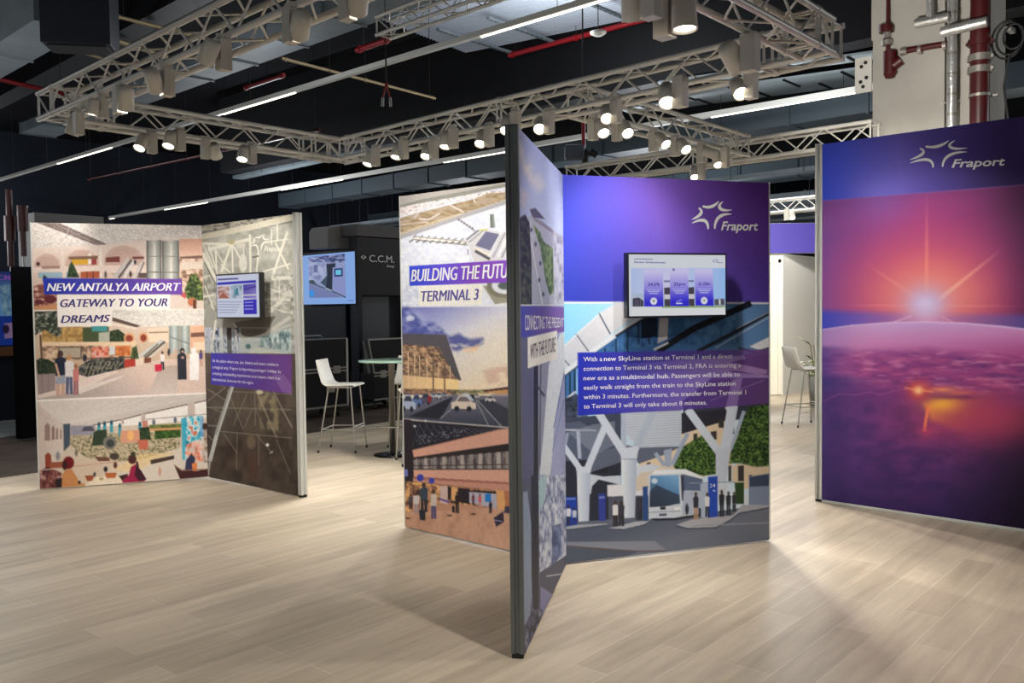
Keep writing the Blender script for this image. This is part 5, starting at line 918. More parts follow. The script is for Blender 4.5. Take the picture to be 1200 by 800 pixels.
# bar table
tc = at(460.5, 533, 0); t = thing('bar_table', 'round glass-topped bar table on a steel column beside the white bar stool', 'bar table', (tc.x, tc.y, 0))
TC = Vector((tc.x, tc.y, 0))
m = MB(); m.lathe(TC, [(0, 1.062), (.36, 1.062), (.372, 1.067), (.372, 1.078), (.36, 1.083), (0, 1.083)], n=48); m.build('glass_top', mat('green_glass', (142, 172, 156), .12, spec=.7), t)
m = MB(); m.lathe(TC, [(0, 1.062), (.13, 1.062), (.13, 1.05), (.034, 1.04), (.034, .03), (0, .03)], n=24); m.build('column', M_CHROME, t)
m = MB(); m.lathe(TC, [(0, 0), (.215, 0), (.215, .012), (.06, .026), (0, .03)], n=40); m.build('base_plate', mat('dark_steel_plate', (42, 44, 44), .25, .7), t)
for a_ in (20,):
    m = MB(); r_ = .20; pts = [TC + Vector((r_ * math.cos(math.radians(q)), r_ * math.sin(math.radians(q)), .34)) for q in range(170, 380, 14)]
    m.path([TC + Vector((-.03, -.02, .34))] + pts + [TC + Vector((.03, .0, .34))], .008); m.build('foot_ring', M_CHROME, t)

# ------------------------------------------------------------------ left edge: blue booth, black board, lounge chair
lb = aty(31, 400, 11.9); LB_ = Vector((lb.x, lb.y, 0)); x0 = aty(18, 400, 11.75); x1 = aty(50, 400, 12.05)
m = MB(); dd = (x1 - x0); dd.z = 0; m.box(Vector(((x0.x + x1.x) / 2, (x0.y + x1.y) / 2, 0)) + UP * 1.135 + dd.normalized() * .3, (dd.length + .6, .14, 2.27 - .0), dd, None, UP)
o = tag(m.build('partition_board', mat('matt_black', (8, 8, 10), .9, spec=.1), None, .004), 'tall matt black partition board left of the airport lobby wall', 'partition board')
p = Picture([(-60, 300), (17, 304), (17, 404), (-60, 404)], 90, 110); p.fill((30, 70, 160))
p.grad([(-80, 280), (40, 280), (40, 420), (-80, 420)], (0, 300), (26, 40, 110), (0, 350), (60, 120, 196)); p.glow(6, 346, 12, 28, (150, 190, 206), .8); p.speck([(-2, 322), (16, 320), (16, 362), (2, 366)], 4, 5, [(70, 110, 150), (160, 190, 196)], .7, 3); p.poly([(-80, 364), (40, 364), (40, 420), (-80, 420)], (24, 56, 150)); p.poly([(2, 374), (13, 373), (13, 394), (2, 395)], (150, 120, 160)); p.ell(4, 382, 4, 6, (40, 30, 60))
p.view(0, 220, 4.45); p.words('CCM', [(-52, 386), (52, 392), (50, 424), (-54, 418)], (150, 92, 190), .008)
pb = [aty(x, y, z) for x, y, z in ((-60, 300, 13.2), (17, 304, 13.9))]; dd = pb[1] - pb[0]; w_ = math.hypot(dd.x, dd.y); dd.z = 0; dd.normalize(); nn = Vector((dd.y, -dd.x, 0))
O = Vector((pb[0].x, pb[0].y, 2.3)); h_ = 2.3 - aty(17, 404, 13.9).z
t = thing('blue_poster_wall', 'backlit blue poster wall at the far left edge', 'poster wall', (O.x, O.y, 0)); m = MB(); m.box(O + dd * w_ / 2 - nn * .06 - UP * 1.15, (w_ + .1, .1, 2.3), dd, None, UP); m.build('board', M_BOOTH2, t)
p.build('backlit_poster', O, dd, UP, w_, h_, nn, print_mat('backlit', True, .4), t)
m = MB(); m.box(O + dd * w_ / 2 + nn * .05 + UP * (-h_ - .09), (w_, .16, .14), dd, None, UP); m.build('wood_ledge', mat('booth_wood', (120, 76, 44), .5), t, .004)
cc = at(6, 472, 0); CC = Vector((cc.x - .18, cc.y, -.02)); t = thing('lounge_chair', 'dark upholstered chair with chrome legs at the left edge', 'chair', tuple(CC))
M_UPH = mat('dark_upholstery', (34, 38, 52), .8)
m = MB(); m.box(CC + Vector((0, 0, .42)), (.5, .5, .1)); m.build('seat', M_UPH, t, .03); m = MB(); m.box(CC + Vector((-.02, .24, .72)), (.5, .09, .6), Z=Vector((0, .2, 1)), X=Vector((1, 0, 0))); m.build('backrest', M_UPH, t, .03)
for sx in (-1, 1):
    for sy in (-1, 1): m = MB(); m.tube(CC + Vector((sx * .1, sy * .12, .38)), CC + Vector((sx * .27, sy * .24, 0)), .013); m.build('leg', M_CHROME, t)

# ------------------------------------------------------------------ right: white room with purple fascia
M_WROOM = mat('white_wall', (214, 212, 206), .7, spec=.2)
M_CREAM = mat('cream_door', (226, 220, 204), .55)
k0 = at(917.5, 463, 0); K = Vector((k0.x, k0.y, 0)); r1 = at(903, 463, 0)
dd = ED.copy(); zt_ = 2.56; kp = Vector((math.sin(math.radians(134.2)), math.cos(math.radians(134.2)), 0)); kn = -E1
m = MB(); m.box(K + dd * 2.6 + EN * -.05 + UP * zt_ / 2, (5.2, .1, zt_), dd, None, UP); struct('wall_room', m, M_WROOM, 'white wall of the small room behind the stand')
back = K + dd * 4.6; m = MB(); m.box(back + E2 * 2 + UP * zt_ / 2, (4, .1, zt_), E2, None, UP); struct('wall_room_back', m, M_WROOM, 'white back wall of the small room')
# door wall faces the viewer, left of the corner
dl = -Vector((1, .0, 0)); dl = (Vector((aty(880, 461, k0.y).x, k0.y, 0)) - K); dl.normalize(); dn = Vector((0, -1, 0))
m = MB(); m.box(K + dl * .9 + Vector((0, .06, 0)) + UP * zt_ / 2, (1.8, .1, zt_), dl, None, UP); struct('wall_door', m, M_CREAM, 'cream wall with the door of the small room')
t = thing('cream_door', 'cream door in its frame beside the blue wall of the front star', 'door', tuple(K + dl * .7))
m = MB(); m.box(K + dl * .07 + Vector((0, -.01, 0)) + UP * 1.25, (.06, .06, 2.46), dl, None, UP); m.box(K + dl * 1.15 + Vector((0, -.01, 0)) + UP * 1.25, (.06, .06, 2.46), dl, None, UP); m.box(K + dl * .61 + Vector((0, -.01, 0)) + UP * 2.43, (1.14, .06, .07), dl, None, UP); m.build('door_frame', M_CREAM, t, .004)
m = MB(); m.box(K + dl * .61 + Vector((0, .005, 0)) + UP * 1.2, (1.02, .03, 2.38), dl, None, UP); m.build('door_leaf', M_CREAM, t, .003)
m = MB(); m.tube(K + dl * 1.0 + Vector((0, -.05, 1.05)), K + dl * .88 + Vector((0, -.05, 1.05)), .01); m.tube(K + dl * 1.0 + Vector((0, -.05, 1.05)), K + dl * 1.0 + Vector((0, 0, 1.05)), .01); m.build('door_handle', M_CHROME, t)
fz0, fz1 = 2.56, 3.10; fs_ = K + dl * 2.2 + Vector((0, -.12, 0)); fe_ = K - dl * 3.6 + Vector((0, -.12, 0))
p = Picture([(870, 281), (1010, 278), (1010, 311), (870, 314)], 80, 30); p.fill((56, 46, 124)); p.grad([(860, 270), (1020, 270), (1020, 320), (860, 320)], (915, 310), (70, 60, 146), (960, 290), (52, 42, 114))
t = thing('purple_fascia', 'purple fascia board above the white doorway', 'fascia', tuple(fs_ + UP * fz0)); dx = (fe_ - fs_).normalized()
m = MB(); m.box((fs_ + fe_) / 2 + Vector((0, .05, 0)) + UP * (fz0 + fz1) / 2, ((fe_ - fs_).length, .08, fz1 - fz0), dx, None, UP); m.build('board', M_ALU_DK, t, .003)
p.build('fascia_print', fs_ + UP * (fz1 - .005), dx, UP, (fe_ - fs_).length, fz1 - fz0 - .01, Vector((0, -1, 0)), M_PRINT, t)
# potted plant half hidden by the sunrise wall
pc = aty(958.5, 462, 14.2); PC = Vector((pc.x, pc.y, 0)); t = thing('potted_plant', 'leafy green plant in a pot, half hidden behind the sunrise wall', 'plant', tuple(PC))
m = MB(); m.lathe(PC, [(0, 0), (.12, 0), (.16, .5), (.15, .5), (.14, .47), (0, .47)], n=20); m.build('pot', mat('grey_pot', (120, 120, 116), .6), t)
m = MB()
for k in range(46):
    a = random.uniform(0, 2 * math.pi); z = .5 + random.random() * .62; r = .05 + .2 * random.random(); ln = random.uniform(.16, .3)
    q = PC + Vector((r * math.cos(a) * .5, r * math.sin(a) * .5, z - .08)); e = q + Vector((math.cos(a) * ln * .7, math.sin(a) * ln * .7, ln * random.uniform(.2, .9))); sd = Vector((-math.sin(a), math.cos(a), 0)) * .035; mid = (q + e) / 2 + UP * .03
    m.add([q, mid + sd, e, mid - sd, mid + UP * .01], [(0, 1, 4), (1, 2, 4), (2, 3, 4), (3, 0, 4)])
m.build('foliage', mat('leaf_green', (96, 112, 62), .5, noise=(8, .3)), t); m = MB()
for k in range(5): m.tube(PC + Vector((.02 * k - .04, 0, .45)), PC + Vector((.06 * k - .12, .03 * (k % 2), 1.0)), .008)
m.build('stem', mat('stem_brown', (96, 84, 56), .7), t)
# ------------------------------------------------------------------ lighting trusses
M_TRUSS = mat('truss_aluminium', (224, 221, 214), .38, .12, spec=.5)
TW, RC, RB, ZB = .24, .0245, .0095, 3.5
def truss(label, c, d, L, zb=ZB, step=.285, ends=(1, 1), phase=0, cut=()):
    """square box truss; c = start of its centre line on plan, d = direction"""
    d = Vector((d.x, d.y, 0)).normalized(); s = Vector((d.y, -d.x, 0)); c = Vector((c.x, c.y, 0)); h = TW / 2; zc = zb + h
    t = thing('lighting_truss', label, 'truss', tuple(c + d * L / 2 + UP * zb), 'aluminium box trusses')
    K = {(i, j): c + s * (i * h) + UP * (zc + j * h) for i in (-1, 1) for j in (-1, 1)}
    for k, q in K.items():
        m = MB(); m.tube(q, q + d * L, RC, n=12); m.build('chord', M_TRUSS, t)
    m = MB(); n = max(2, int(L / step)); st = L / n
    for a, b, ph in (((-1, -1), (-1, 1), 0), ((1, -1), (1, 1), 1), ((-1, 1), (1, 1), 0), ((-1, -1), (1, -1), 1)):
        for i in range(n):
            p, q = (K[a], K[b]) if (i + ph + phase) % 2 == 0 else (K[b], K[a])
            m.tube(p + d * (i * st), q + d * ((i + 1) * st), RB, n=6, caps=False)
    m.build('bracing_lattice', M_TRUSS, t)
    for x in cut:
        j = MB()
        for q in K.values(): j.tube(q + d * (x + .005), q + d * (x + .055), RC * 1.25, n=12)
        for x_ in (x, x + .06):
            for a, b in (((-1, -1), (1, -1)), ((1, -1), (1, 1)), ((1, 1), (-1, 1)), ((-1, 1), (-1, -1))): j.tube(K[a] + d * x_, K[b] + d * x_, RB * 1.2, n=8)
        j.build('joint_coupler', M_TRUSS, t)
    for x, e in ((.02, ends[0]), (L - .02, ends[1])):
        if not e: continue
        j = MB()
        for a, b in (((-1, -1), (1, -1)), ((1, -1), (1, 1)), ((1, 1), (-1, 1)), ((-1, 1), (-1, -1))): j.tube(K[a] + d * x, K[b] + d * x, RB * 1.2, n=8)
        j.build('end_frame', M_TRUSS, t)
    return t
C1 = Vector((-4.48, 8.58, 0)); h_ = TW / 2
truss('left truss of the rectangle over the rear star, running towards the viewer', C1 + E1 * h_, E2, 6.35, cut=(.34,))
truss('short left rear truss joining the two long trusses, above the airport lobby wall', C1 + E2 * h_ + E1 * TW, E1, 3.43 - TW, cut=(.32, 2.75))
T3s = C1 + E1 * (3.43 + h_)
T3d = (Vector((2.18, 6.77, 0)) + E2 * TW - (C1 + E1 * 3.43)); T3L = T3d.length
truss('long bright truss crossing the picture above the front star', T3s, T3d, T3L, cut=(.36, 3.0, 5.9))
T4e = Vector((2.37, 6.98, 0)) + E2 * h_
truss('near right truss coming down from the top edge, ending at a square corner', T4e - E1 * 3.67, E1, 3.67 - TW * 1.05, cut=(3.1,))
T5s = Vector((1.11, 8.98, 0)) - E2 * h_ - E1 * .58
truss('truss branching back from the long truss towards the rear', T5s, E1, 3.42, cut=(3.05,))
u0, u1 = at(678, 193.5, 3.74), at(1020, 142, 3.74); T6d = (u1 - u0); T6d.z = 0; T6d.normalize(); T6n = Vector((-T6d.y, T6d.x, 0)); T6n = T6n if T6n.y > 0 else -T6n
T6s = Vector((u0.x, u0.y, 0)) + T6n * h_
truss('rear right truss behind the blue wall, ending at the concrete column', T6s - T6d * .25, T6d, (u1 - u0).length + .27, cut=(2.2,))
v0, v1 = at(441, 41, 5.3), at(600, -3, 5.3); dv = E2
truss('high truss end hanging near the top centre', Vector((v0.x, v0.y, 0)) + E1 * h_, dv, 4.2, zb=5.3)
w0 = at(903, 249, 3.5); truss('distant truss seen above the purple fascia', Vector((w0.x, w0.y, 0)) + E1 * h_ - E2 * 2.2, E2, 4.4)

# ------------------------------------------------------------------ spotlights
M_LAMP = mat('lamp_white', (206, 202, 192), .45, spec=.4)
M_LENS = mat('lamp_glow', (255, 244, 224), .3, emit=(255, 240, 214), strength=14)
M_LENS2 = mat('lamp_glow_soft', (255, 244, 224), .3, emit=(255, 236, 206), strength=5)
LG = 'white spotlights hanging from the trusses'
def spot_lamp(label, body, side, aim, power=60, angle=62, zc=3.345, size=1.0, soft=.7, color=(1, .95, .875), glow=True, ztop=3.476, head_up=0.0):
    """body = photo position of the ballast box; side = plan direction from box to head; aim = point lit"""
    B = at(body[0], body[1], zc); side = Vector(side).normalized(); k = size
    t = thing('spot_lamp', label, 'spotlight', (B.x, B.y, zc), LG)
    m = MB(); m.box(B, (.085 * k, .075 * k, .20 * k), side, None, UP); m.build('ballast_box', M_LAMP, t, .004)
    m = MB(); m.box(Vector((B.x, B.y, (zc + .1 * k + ztop) / 2)), (.03, .03, ztop - zc - .1 * k + .01), side, None, UP); m.box(Vector((B.x, B.y, ztop - .01)), (.09, .035, .03), side, None, UP); m.build('mounting_clamp', M_LAMP, t)
    Pv = B + side * (.105 * k) + UP * (.0 + head_up); A = (Vector(aim) - Pv).normalized()
    m = MB(); m.box(B + side * .05 * k + UP * head_up * .5, (.05 * k, .03 * k, .04 * k), side, None, UP); m.build('swivel_arm', M_LAMP, t)
    m = MB(); m.lathe(Pv, [(0, -.085 * k), (.048 * k, -.08 * k), (.056 * k, -.05 * k), (.060 * k, .085 * k), (.054 * k, .085 * k), (.050 * k, .07 * k), (0, .07 * k)], A, 24); hd = m.build('lamp_head', M_LAMP, t)
    m = MB(); m.lathe(Pv + A * .074 * k, [(0, 0), (.0505 * k, 0)], A, 24); m.build('lens', M_LENS if glow else M_LENS2, hd)
    l = bpy.data.lights.new('spot_beam', 'SPOT'); l.energy = power * SPOT_GAIN; l.spot_size = math.radians(angle); l.spot_blend = soft; l.shadow_soft_size = .045; l.color = color
    o = bpy.data.objects.new('spot_beam', l); COL.objects.link(o); o.parent = t; o.location = Pv + A * .10 * k - Vector((B.x, B.y, zc)); o.rotation_euler = A.to_track_quat('-Z', 'Y').to_euler()
    return t
def fl(x, y, z=0.0): return (x, y, z)
A_c = (-3.75, 8.55, 1.15); B_c = (-2.45, 8.35, 1.15); BU_c = (-.35, 6.3, 1.2); BL_c = (1.05, 5.9, 1.35); R_c = (3.1, 6.9, 1.5)
# left truss
spot_lamp('white spotlight under the corner of the left truss, aimed away', (92, 145), -E2, (-5.2, 8.5, .0), 40, 60, size=1.0)
spot_lamp('small lit spotlight just inside the left truss corner', (121, 127), -E1, (-4.0, 7.3, .4), 25, size=.8)
spot_lamp('white spotlight with a leaning head, second along the left truss', (140, 117), E2, A_c, 70, 50, size=1.1)
spot_lamp('half-hidden lit spotlight on the far side of the left truss', (196, 97), -E1, (-2.6, 8.4, 1.4), 120)
spot_lamp('blazing spotlight below the middle of the left truss', (262, 65), -E1, (-3.6, 6.4, .2), 30)
spot_lamp('large white spotlight head pointing down right of the left truss middle', (341, 31), E2, B_c, 85, 52, size=1.0, head_up=-.01)
spot_lamp('bright spotlight at the top edge left of the high truss', (407, 4), E2, (-1.6, 7.9, .9), 60, size=.95)
# short rear left truss
spot_lamp('lit spotlight on the short rear truss, nearest its left corner', (178, 168), -E1, (-4.2, 6.9, .0), 30)
spot_lamp('wide-lensed spotlight second along the short rear truss', (211, 165), -E1, (-3.6, 7.2, .0), 40)
spot_lamp('unlit-looking narrow spotlight third along the short rear truss', (241, 175), E1, (-2.9, 12.2, .2), 40, glow=False)
spot_lamp('lit spotlight on the short rear truss, nearest the far corner', (295, 181), -E1, (-3.0, 8.0, .0), 45)
# long truss
spot_lamp('lit spotlight at the left end of the long truss', (440, 184), -E2, (-2.6, 9.0, .0), 70)
spot_lamp('second spotlight from the left end of the long truss', (473, 175), -E2, (-1.9, 8.6, .0), 66)
spot_lamp('third spotlight from the left end of the long truss', (508, 175), -E2, (-1.5, 7.8, .0), 66)
spot_lamp('fourth spotlight from the left end of the long truss, higher than its neighbour', (531, 162), -E2, (-1.0, 8.0, .0), 66)
spot_lamp('square-bodied spotlight left of the grey end post top', (573, 160), -E2, (-1.0, 6.8, .0), 95)
spot_lamp('spotlight partly behind the top of the grey end post', (604, 144), -E2, (-.6, 6.0, .0), 60)
spot_lamp('starry spotlight right of the grey end post top', (643, 144), -E2, (-.2, 4.6, .0), 70)
spot_lamp('starry spotlight where the branching truss leaves the long truss', (722, 131), -E2, (.8, 4.4, .0), 80)
spot_lamp('wide glaring spotlight in the middle of the long truss right half', (797, 108), -E2, (1.0, 4.6, .0), 80, size=1.2)
spot_lamp('starry spotlight at the right end of the long truss', (880, 100), -E2, (2.2, 3.6, .0), 120, 75, size=1.05)
# near right truss
spot_lamp('lit spotlight cut by the top edge next to the big cylinder lamp', (763, -3), -E2, (.9, 5.9, 1.0), 70, size=1.15)
spot_lamp('big cylinder spotlight hanging beside its box at the top edge', (779, 20), E2, (1.1, 4.9, .0), 45, size=1.25)
spot_lamp('grey-backed spotlight under the near right truss, turned away', (879, 62), -E2, (3.0, 7.3, 1.6), 12, 70, size=1.25, glow=False)
# branching truss
spot_lamp('spotlight with white box at the start of the branching truss', (695, 152), E2, (1.6, 5.6, .0), 60)
spot_lamp('dazzling spotlight below the start of the branching truss', (723, 153), E2, (1.9, 5.0, .0), 60)
spot_lamp('white-boxed spotlight halfway along the branching truss', (766, 166), E2, (2.6, 7.45, 1.5), 140)
spot_lamp('dazzling spotlight halfway along the branching truss', (791, 172), E2, (2.6, 7.45, 1.3), 140)
spot_lamp('tilted cylinder spotlight on the branching truss', (822, 180), E2, (4.7, 10.3, 2.6), 80)
spot_lamp('paired spotlight near the rear end of the branching truss', (850, 186), -E2, (2.6, 8.2, .0), 60)
spot_lamp('lit spotlight above the top right of the blue wall', (822, 201), -E2, (2.2, 9.2, .0), 60)
spot_lamp('lit spotlight on the distant truss above the purple fascia', (922, 252), E2, (5.2, 15.6, .8), 200, 80, zc=3.36, size=1.0)

# spots without fixtures: some stand for unseen truss lamps, the rest only add fill
def beam(loc, aim, power, angle=60, soft=.7, color=(1, .95, .875), r=.05):
    l = bpy.data.lights.new('spot_beam', 'SPOT'); l.energy = power * SPOT_GAIN; l.spot_size = math.radians(angle); l.spot_blend = soft; l.shadow_soft_size = r; l.color = color
    o = bpy.data.objects.new('spot_beam', l); COL.objects.link(o); o.location = loc; o.rotation_euler = (Vector(aim) - Vector(loc)).to_track_quat('-Z', 'Y').to_euler(); return o
beam((.52, 4.78, 3.33), BL_c, 46, 75)
beam((.15, 4.35, 3.33), (.5, 5.7, 1.0), 28, 80)
beam((-.55, 4.75, 3.33), BU_c, 60, 70)
beam((-1.15, 5.35, 3.33), (-.55, 6.5, 1.0), 48, 75)
beam((1.9, 4.9, 3.33), R_c, 84, 52)
beam((1.75, 4.2, 3.33), (.3, 5.1, 1.2), 50, 70)
beam((2.4, 10.5, 3.33), (3.0, 10.0, .0), 430, 100)  # from here on unseen fill, added to lift floor, room, column and walls
beam((4.0, 13.0, 3.3), (5.4, 17.0, 1.3), 440, 90)
beam((3.6, 12.2, 3.3), (4.9, 16.2, 1.2), 110, 80)
beam((-1.2, 9.2, 3.33), (-1.2, 9.6, .0), 80, 110)
beam((-1.9, 3.0, 3.4), (-2.4, 4.6, .0), 78, 100)
beam((-3.6, 4.6, 3.4), (-3.6, 5.6, .0), 45, 100)
beam((.9, 3.1, 3.4), (.75, 3.9, .0), 115, 72)
beam((2.75, 7.2, 3.45), (4.8, 10.2, 3.9), 210, 60)
beam((-4.05, 8.98, 3.33), (-5.4, 9.2, .0), 150, 95)
beam((3.1, 9.7, 3.33), (3.9, 12.0, .5), 130, 60)
beam((-2.9, 6.5, 3.33), (-3.75, 8.5, 1.5), 60, 62)
# ------------------------------------------------------------------ under the ceiling
M_GALV = mat('galvanised_duct', (150, 160, 164), .5, .3, noise=(1.5, .12))
M_GALV_D = mat('dull_duct', (108, 118, 124), .6, noise=(1.2, .2))
M_TEAL = mat('dark_teal_duct', (44, 56, 64), .6)  # even dark teal base for the back ducts
M_RAIL = mat('luminaire_white', (214, 212, 204), .45)
M_TUBE = mat('tube_glow', (255, 250, 236), .4, emit=(255, 246, 226), strength=4)
M_RED = mat('red_pipe', (150, 22, 30), .4)
M_DKRED = mat('dark_red_pipe', (66, 12, 14), .4, noise=(4, .15))
M_DECK = mat('corrugated_deck', (176, 184, 196), .5, .2)
M_GOLD = mat('conduit', (176, 156, 120), .45, .3)
def level(p, q, h, e0=0.0, e1=0.0):
    a, b = at(*p, h), at(*q, h); d = (b - a).normalized(); return a - d * e0, b + d * e1, d
# rows of linear luminaires
def luminaire_row(label, p, q, h, lit, e0, e1, w=.11, hh=.09):
    a, b, d = level(p, q, h, e0, e1); t = thing('linear_luminaire', label, 'luminaire row', tuple((a + b) / 2), 'long ceiling luminaires')
    m = MB(); m.bar(a + UP * hh / 2, b + UP * hh / 2, w, hh); m.build('housing', M_RAIL, t, .006)
    for (x0, y0), (x1, y1) in lit:
        A, B = at(x0, y0, h), at(x1, y1, h); A = a + d * (A - a).dot(d); B = a + d * (B - a).dot(d)
        m = MB(); m.bar(A - UP * .008, B - UP * .008, w * .36, .02); m.build('light_tube', M_TUBE, t)
    m = MB(); n = int((b - a).length / 3)
    for i in range(n + 1):
        x = a + (b - a) * (i + .5) / (n + 1); m.tube(x + UP * hh, Vector((x.x, x.y, 9.44)), .006, n=5)
    m.build('hanging_wire', M_FOOT, t)
luminaire_row('long luminaire row crossing the whole upper left of the picture', (0, 212), (700, 2), 6.0, [((70, 192), (133, 173)), ((265, 134), (350, 109)), ((565, 43), (728, -6))], 3, 3.5)
luminaire_row('second long luminaire row, lower and farther, passing behind the front star', (193, 245.5), (592, 178), 6.0, [((97, 261.5), (133, 255.5)), ((193, 245.5), (243, 237)), ((327, 222), (399, 210)), ((520, 190), (600, 176.5)), ((830, 136), (1001, 106))], 9, 11, .14, .12)
luminaire_row('farthest luminaire row, above the black booth sign', (410, 267), (457, 260), 6.0, [((410, 267), (457, 260))], 6, 4, .16, .12)

def long_thing(name, label, cat, p, q, h, w, hh, m, e0=0, e1=0, group=None, bands=True, kind=None):
    a, b, d = level(p, q, h, e0, e1); t = thing(name, label, cat, tuple((a + b) / 2), group)
    mb = MB(); mb.ribbed(a + UP * hh / 2, b + UP * hh / 2, w, hh, max(2, int((b - a).length / 1.5)), .035, .025); mb.build('duct_body', m, t)
    return t
DG = 'ventilation ducts under the ceiling'
long_thing('air_duct', 'large galvanised duct ending near the top left corner', 'duct', (73, 28.5), (12, 65), 6.0, .75, .9, M_GALV, 0, 5, DG)
long_thing('air_duct', 'flat pale duct running behind the left truss', 'duct', (165, 113), (450, 6), 6.3, .85, .25, M_GALV_D, 6, 4, DG)
c = aty(94, 20, 13.4); t = thing('ceiling_unit', 'dark box-shaped ventilation unit hanging at the top left', 'ventilation unit', (c.x, c.y, 5.55)); m = MB(); m.box(Vector((c.x, c.y, 6.05)), (.95, .6, .98), E1 + E2 * .75, None, UP); m.build('casing', mat('dark_navy', (30, 32, 44), .5), t, .01); m = MB(); m.box(Vector((c.x, c.y, 6.05)) + (E2 - E1).normalized() * .0 + UP * -.5, (.8, .45, .03), E1 + E2 * .75, None, UP); m.build('grille', M_FOOT, t)
m = MB(); m.tube(Vector((c.x + .3, c.y - .2, 6.5)), Vector((c.x + .3, c.y - .2, 9.44)), .012, n=6); m.tube(Vector((c.x - .3, c.y + .2, 6.5)), Vector((c.x - .3, c.y + .2, 9.44)), .012, n=6); m.build('hanger', M_FOOT, t)
# trays and ducts far back, stacked towards the horizon
for k, (lab, e, z, w, hh, mm) in enumerate([('nearest dark teal duct behind the long truss', 19.5, 5.7, .9, .5, M_TEAL), ('second dark teal duct, above the black booth', 24, 5.2, .8, .5, M_TEAL), ('wide dull duct low over the hall behind the booth', 29, 4.7, 1.2, .7, M_GALV_D), ('long dull duct farther back over the hall', 35, 5.6, 1.2, .6, M_GALV_D), ('farthest low duct at the back of the hall', 41, 5.0, 1.4, .8, M_TEAL)]):
    a = E1 * e - E2 * 30; b = E1 * e + E2 * 22; t = thing('air_duct', lab, 'duct', tuple((a + b) / 2 + UP * z), DG)
    m = MB(); m.ribbed(a + UP * (z + hh / 2), b + UP * (z + hh / 2), w, hh, 30, .05, .03); m.build('duct_body', mm, t)
TG = 'cable trays under the ceiling'
for lab, e, z in (('cable tray crossing low behind the long truss', 21.7, 5.0), ('cable tray above the booth, farther back', 27, 4.6), ('cable tray at the back of the hall', 33, 4.9), ('cable tray high behind the near trusses', 17.2, 6.6)):
    a = E1 * e - E2 * 30; b = E1 * e + E2 * 22; t = thing('cable_tray', lab, 'cable tray', tuple((a + b) / 2 + UP * z), TG)
    m = MB(); m.bar(a + UP * z, b + UP * z, .4, .015); m.build('tray_floor', M_GALV_D, t)
    for s in (-1, 1): m = MB(); m.bar(a + UP * (z + .05) + E1 * s * .2, b + UP * (z + .05) + E1 * s * .2, .012, .11); m.build('tray_side', M_GALV_D, t)
    m = MB()
    for i in range(26):
        x = a + (b - a) * (i / 25); m.tube(x + UP * z + E1 * .21, x + E1 * .21 + UP * 9.44, .01, n=5); m.tube(x + UP * z - E1 * .21, x - E1 * .21 + UP * 9.44, .01, n=5)
    m.build('threaded_hanger', M_FOOT, t)
# roof beams: deep ones across, lighter ones along
mb = MB()
a, b, d = level((600, 63), (765, 19), 8.0, 14, 16); bn = Vector((d.y, -d.x, 0)); bn = bn if bn.y > 0 else -bn
mb.bar(a + bn * .3 + UP * -.15, b + bn * .3 + UP * -.15, .6, 2.6); struct('beam_deep', mb, M_BEAM, 'deep black roof beam behind the long truss')
for i, e in enumerate((27, 38, 8)):
    mb = MB(); mb.bar(E1 * e - E2 * 34 + UP * 8.4, E1 * e + E2 * 26 + UP * 8.4, .5, 2.0); struct('beam_cross_%d' % (i + 1), mb, M_BEAM, 'black roof beam across the hall')
deckA, deckB = at(545, 62, 8.05), at(790, 12, 8.05); nd = (deckB - deckA).normalized(); nn = Vector((-nd.y, nd.x, 0)); nn = nn if nn.y < 0 else -nn
L = (deckB - deckA).length; mb = MB(); npf = int(5.2 / .12)
for k in range(npf):
    y0 = k * .12; P = [(0, 0), (.03, .05), (.06, .05), (.09, 0), (.12, 0)]
    for (u0, z0), (u1, z1) in zip(P, P[1:]):
        q0, q1 = deckA + nn * (y0 + u0) + UP * z0, deckA + nn * (y0 + u1) + UP * z1
        mb.add([q0, q0 + nd * L, q1 + nd * L, q1], [(0, 1, 2, 3)])
o = mb.build('roof_deck', M_DECK); sd = o.modifiers.new('thick', 'SOLIDIFY'); sd.thickness = .004; tag(o, 'pale corrugated roof decking at the top, right of centre', 'roof decking', kind='structure')
PG = 'perforated purlins below the roof decking'
for lab, p, q in (('perforated purlin at the left end of the roof decking', (556, 48), (600, 62)), ('perforated purlin in the middle of the roof decking', (613, 36), (654, 51)), ('perforated purlin at the right end of the roof decking', (703, 9), (747, 27))):
    a, b, d = level(p, q, 7.85, 1.2, 0); t = thing('purlin', lab, 'purlin', tuple((a + b) / 2), PG); m = MB(); m.bar(a, b, .09, .05); m.build('purlin_web', M_GALV_D, t); m = MB(); n = 14
    for i in range(n): x = a + (b - a) * (i + .5) / n; m.box(x - UP * .027, (.05, .03, .006), d, None, UP)
    m.build('slot', M_FOOT, t)
RG = 'red sprinkler pipes'
def pipe(label, p, q, h, r, m, e0=0, e1=0, cat='pipe', group=None, name='sprinkler_pipe', n=8, clamps=True):
    a, b, d = level(p, q, h, e0, e1); t = thing(name, label, cat, tuple((a + b) / 2), group); mb = MB(); mb.tube(a, b, r, n=n); mb.build('pipe_run', m, t); L = (b - a).length; k = max(1, int(L / 2.0))
    for i in range(k + 1): mb = MB(); x = a + d * (.1 + (L - .2) * i / k); mb.tube(x - d * .03, x + d * .03, r * 1.35, n=n); mb.build('coupling', m, t)
    for i in range(k + 1): mb = MB(); x = a + d * (.2 + (L - .4) * i / k); mb.tube(x, Vector((x.x, x.y, 9.44)), .008, n=5); mb.build('pipe_hanger', M_FOOT, t)
    return t
pipe('red sprinkler pipe along the lower edge of the roof decking', (600, 64), (765, 20), 7.8, .06, M_RED, .1, 0, group=RG)
pipe('red sprinkler pipe end below the high truss', (418, 59), (456, 46), 6.4, .05, M_RED, 0, 0, group=RG)
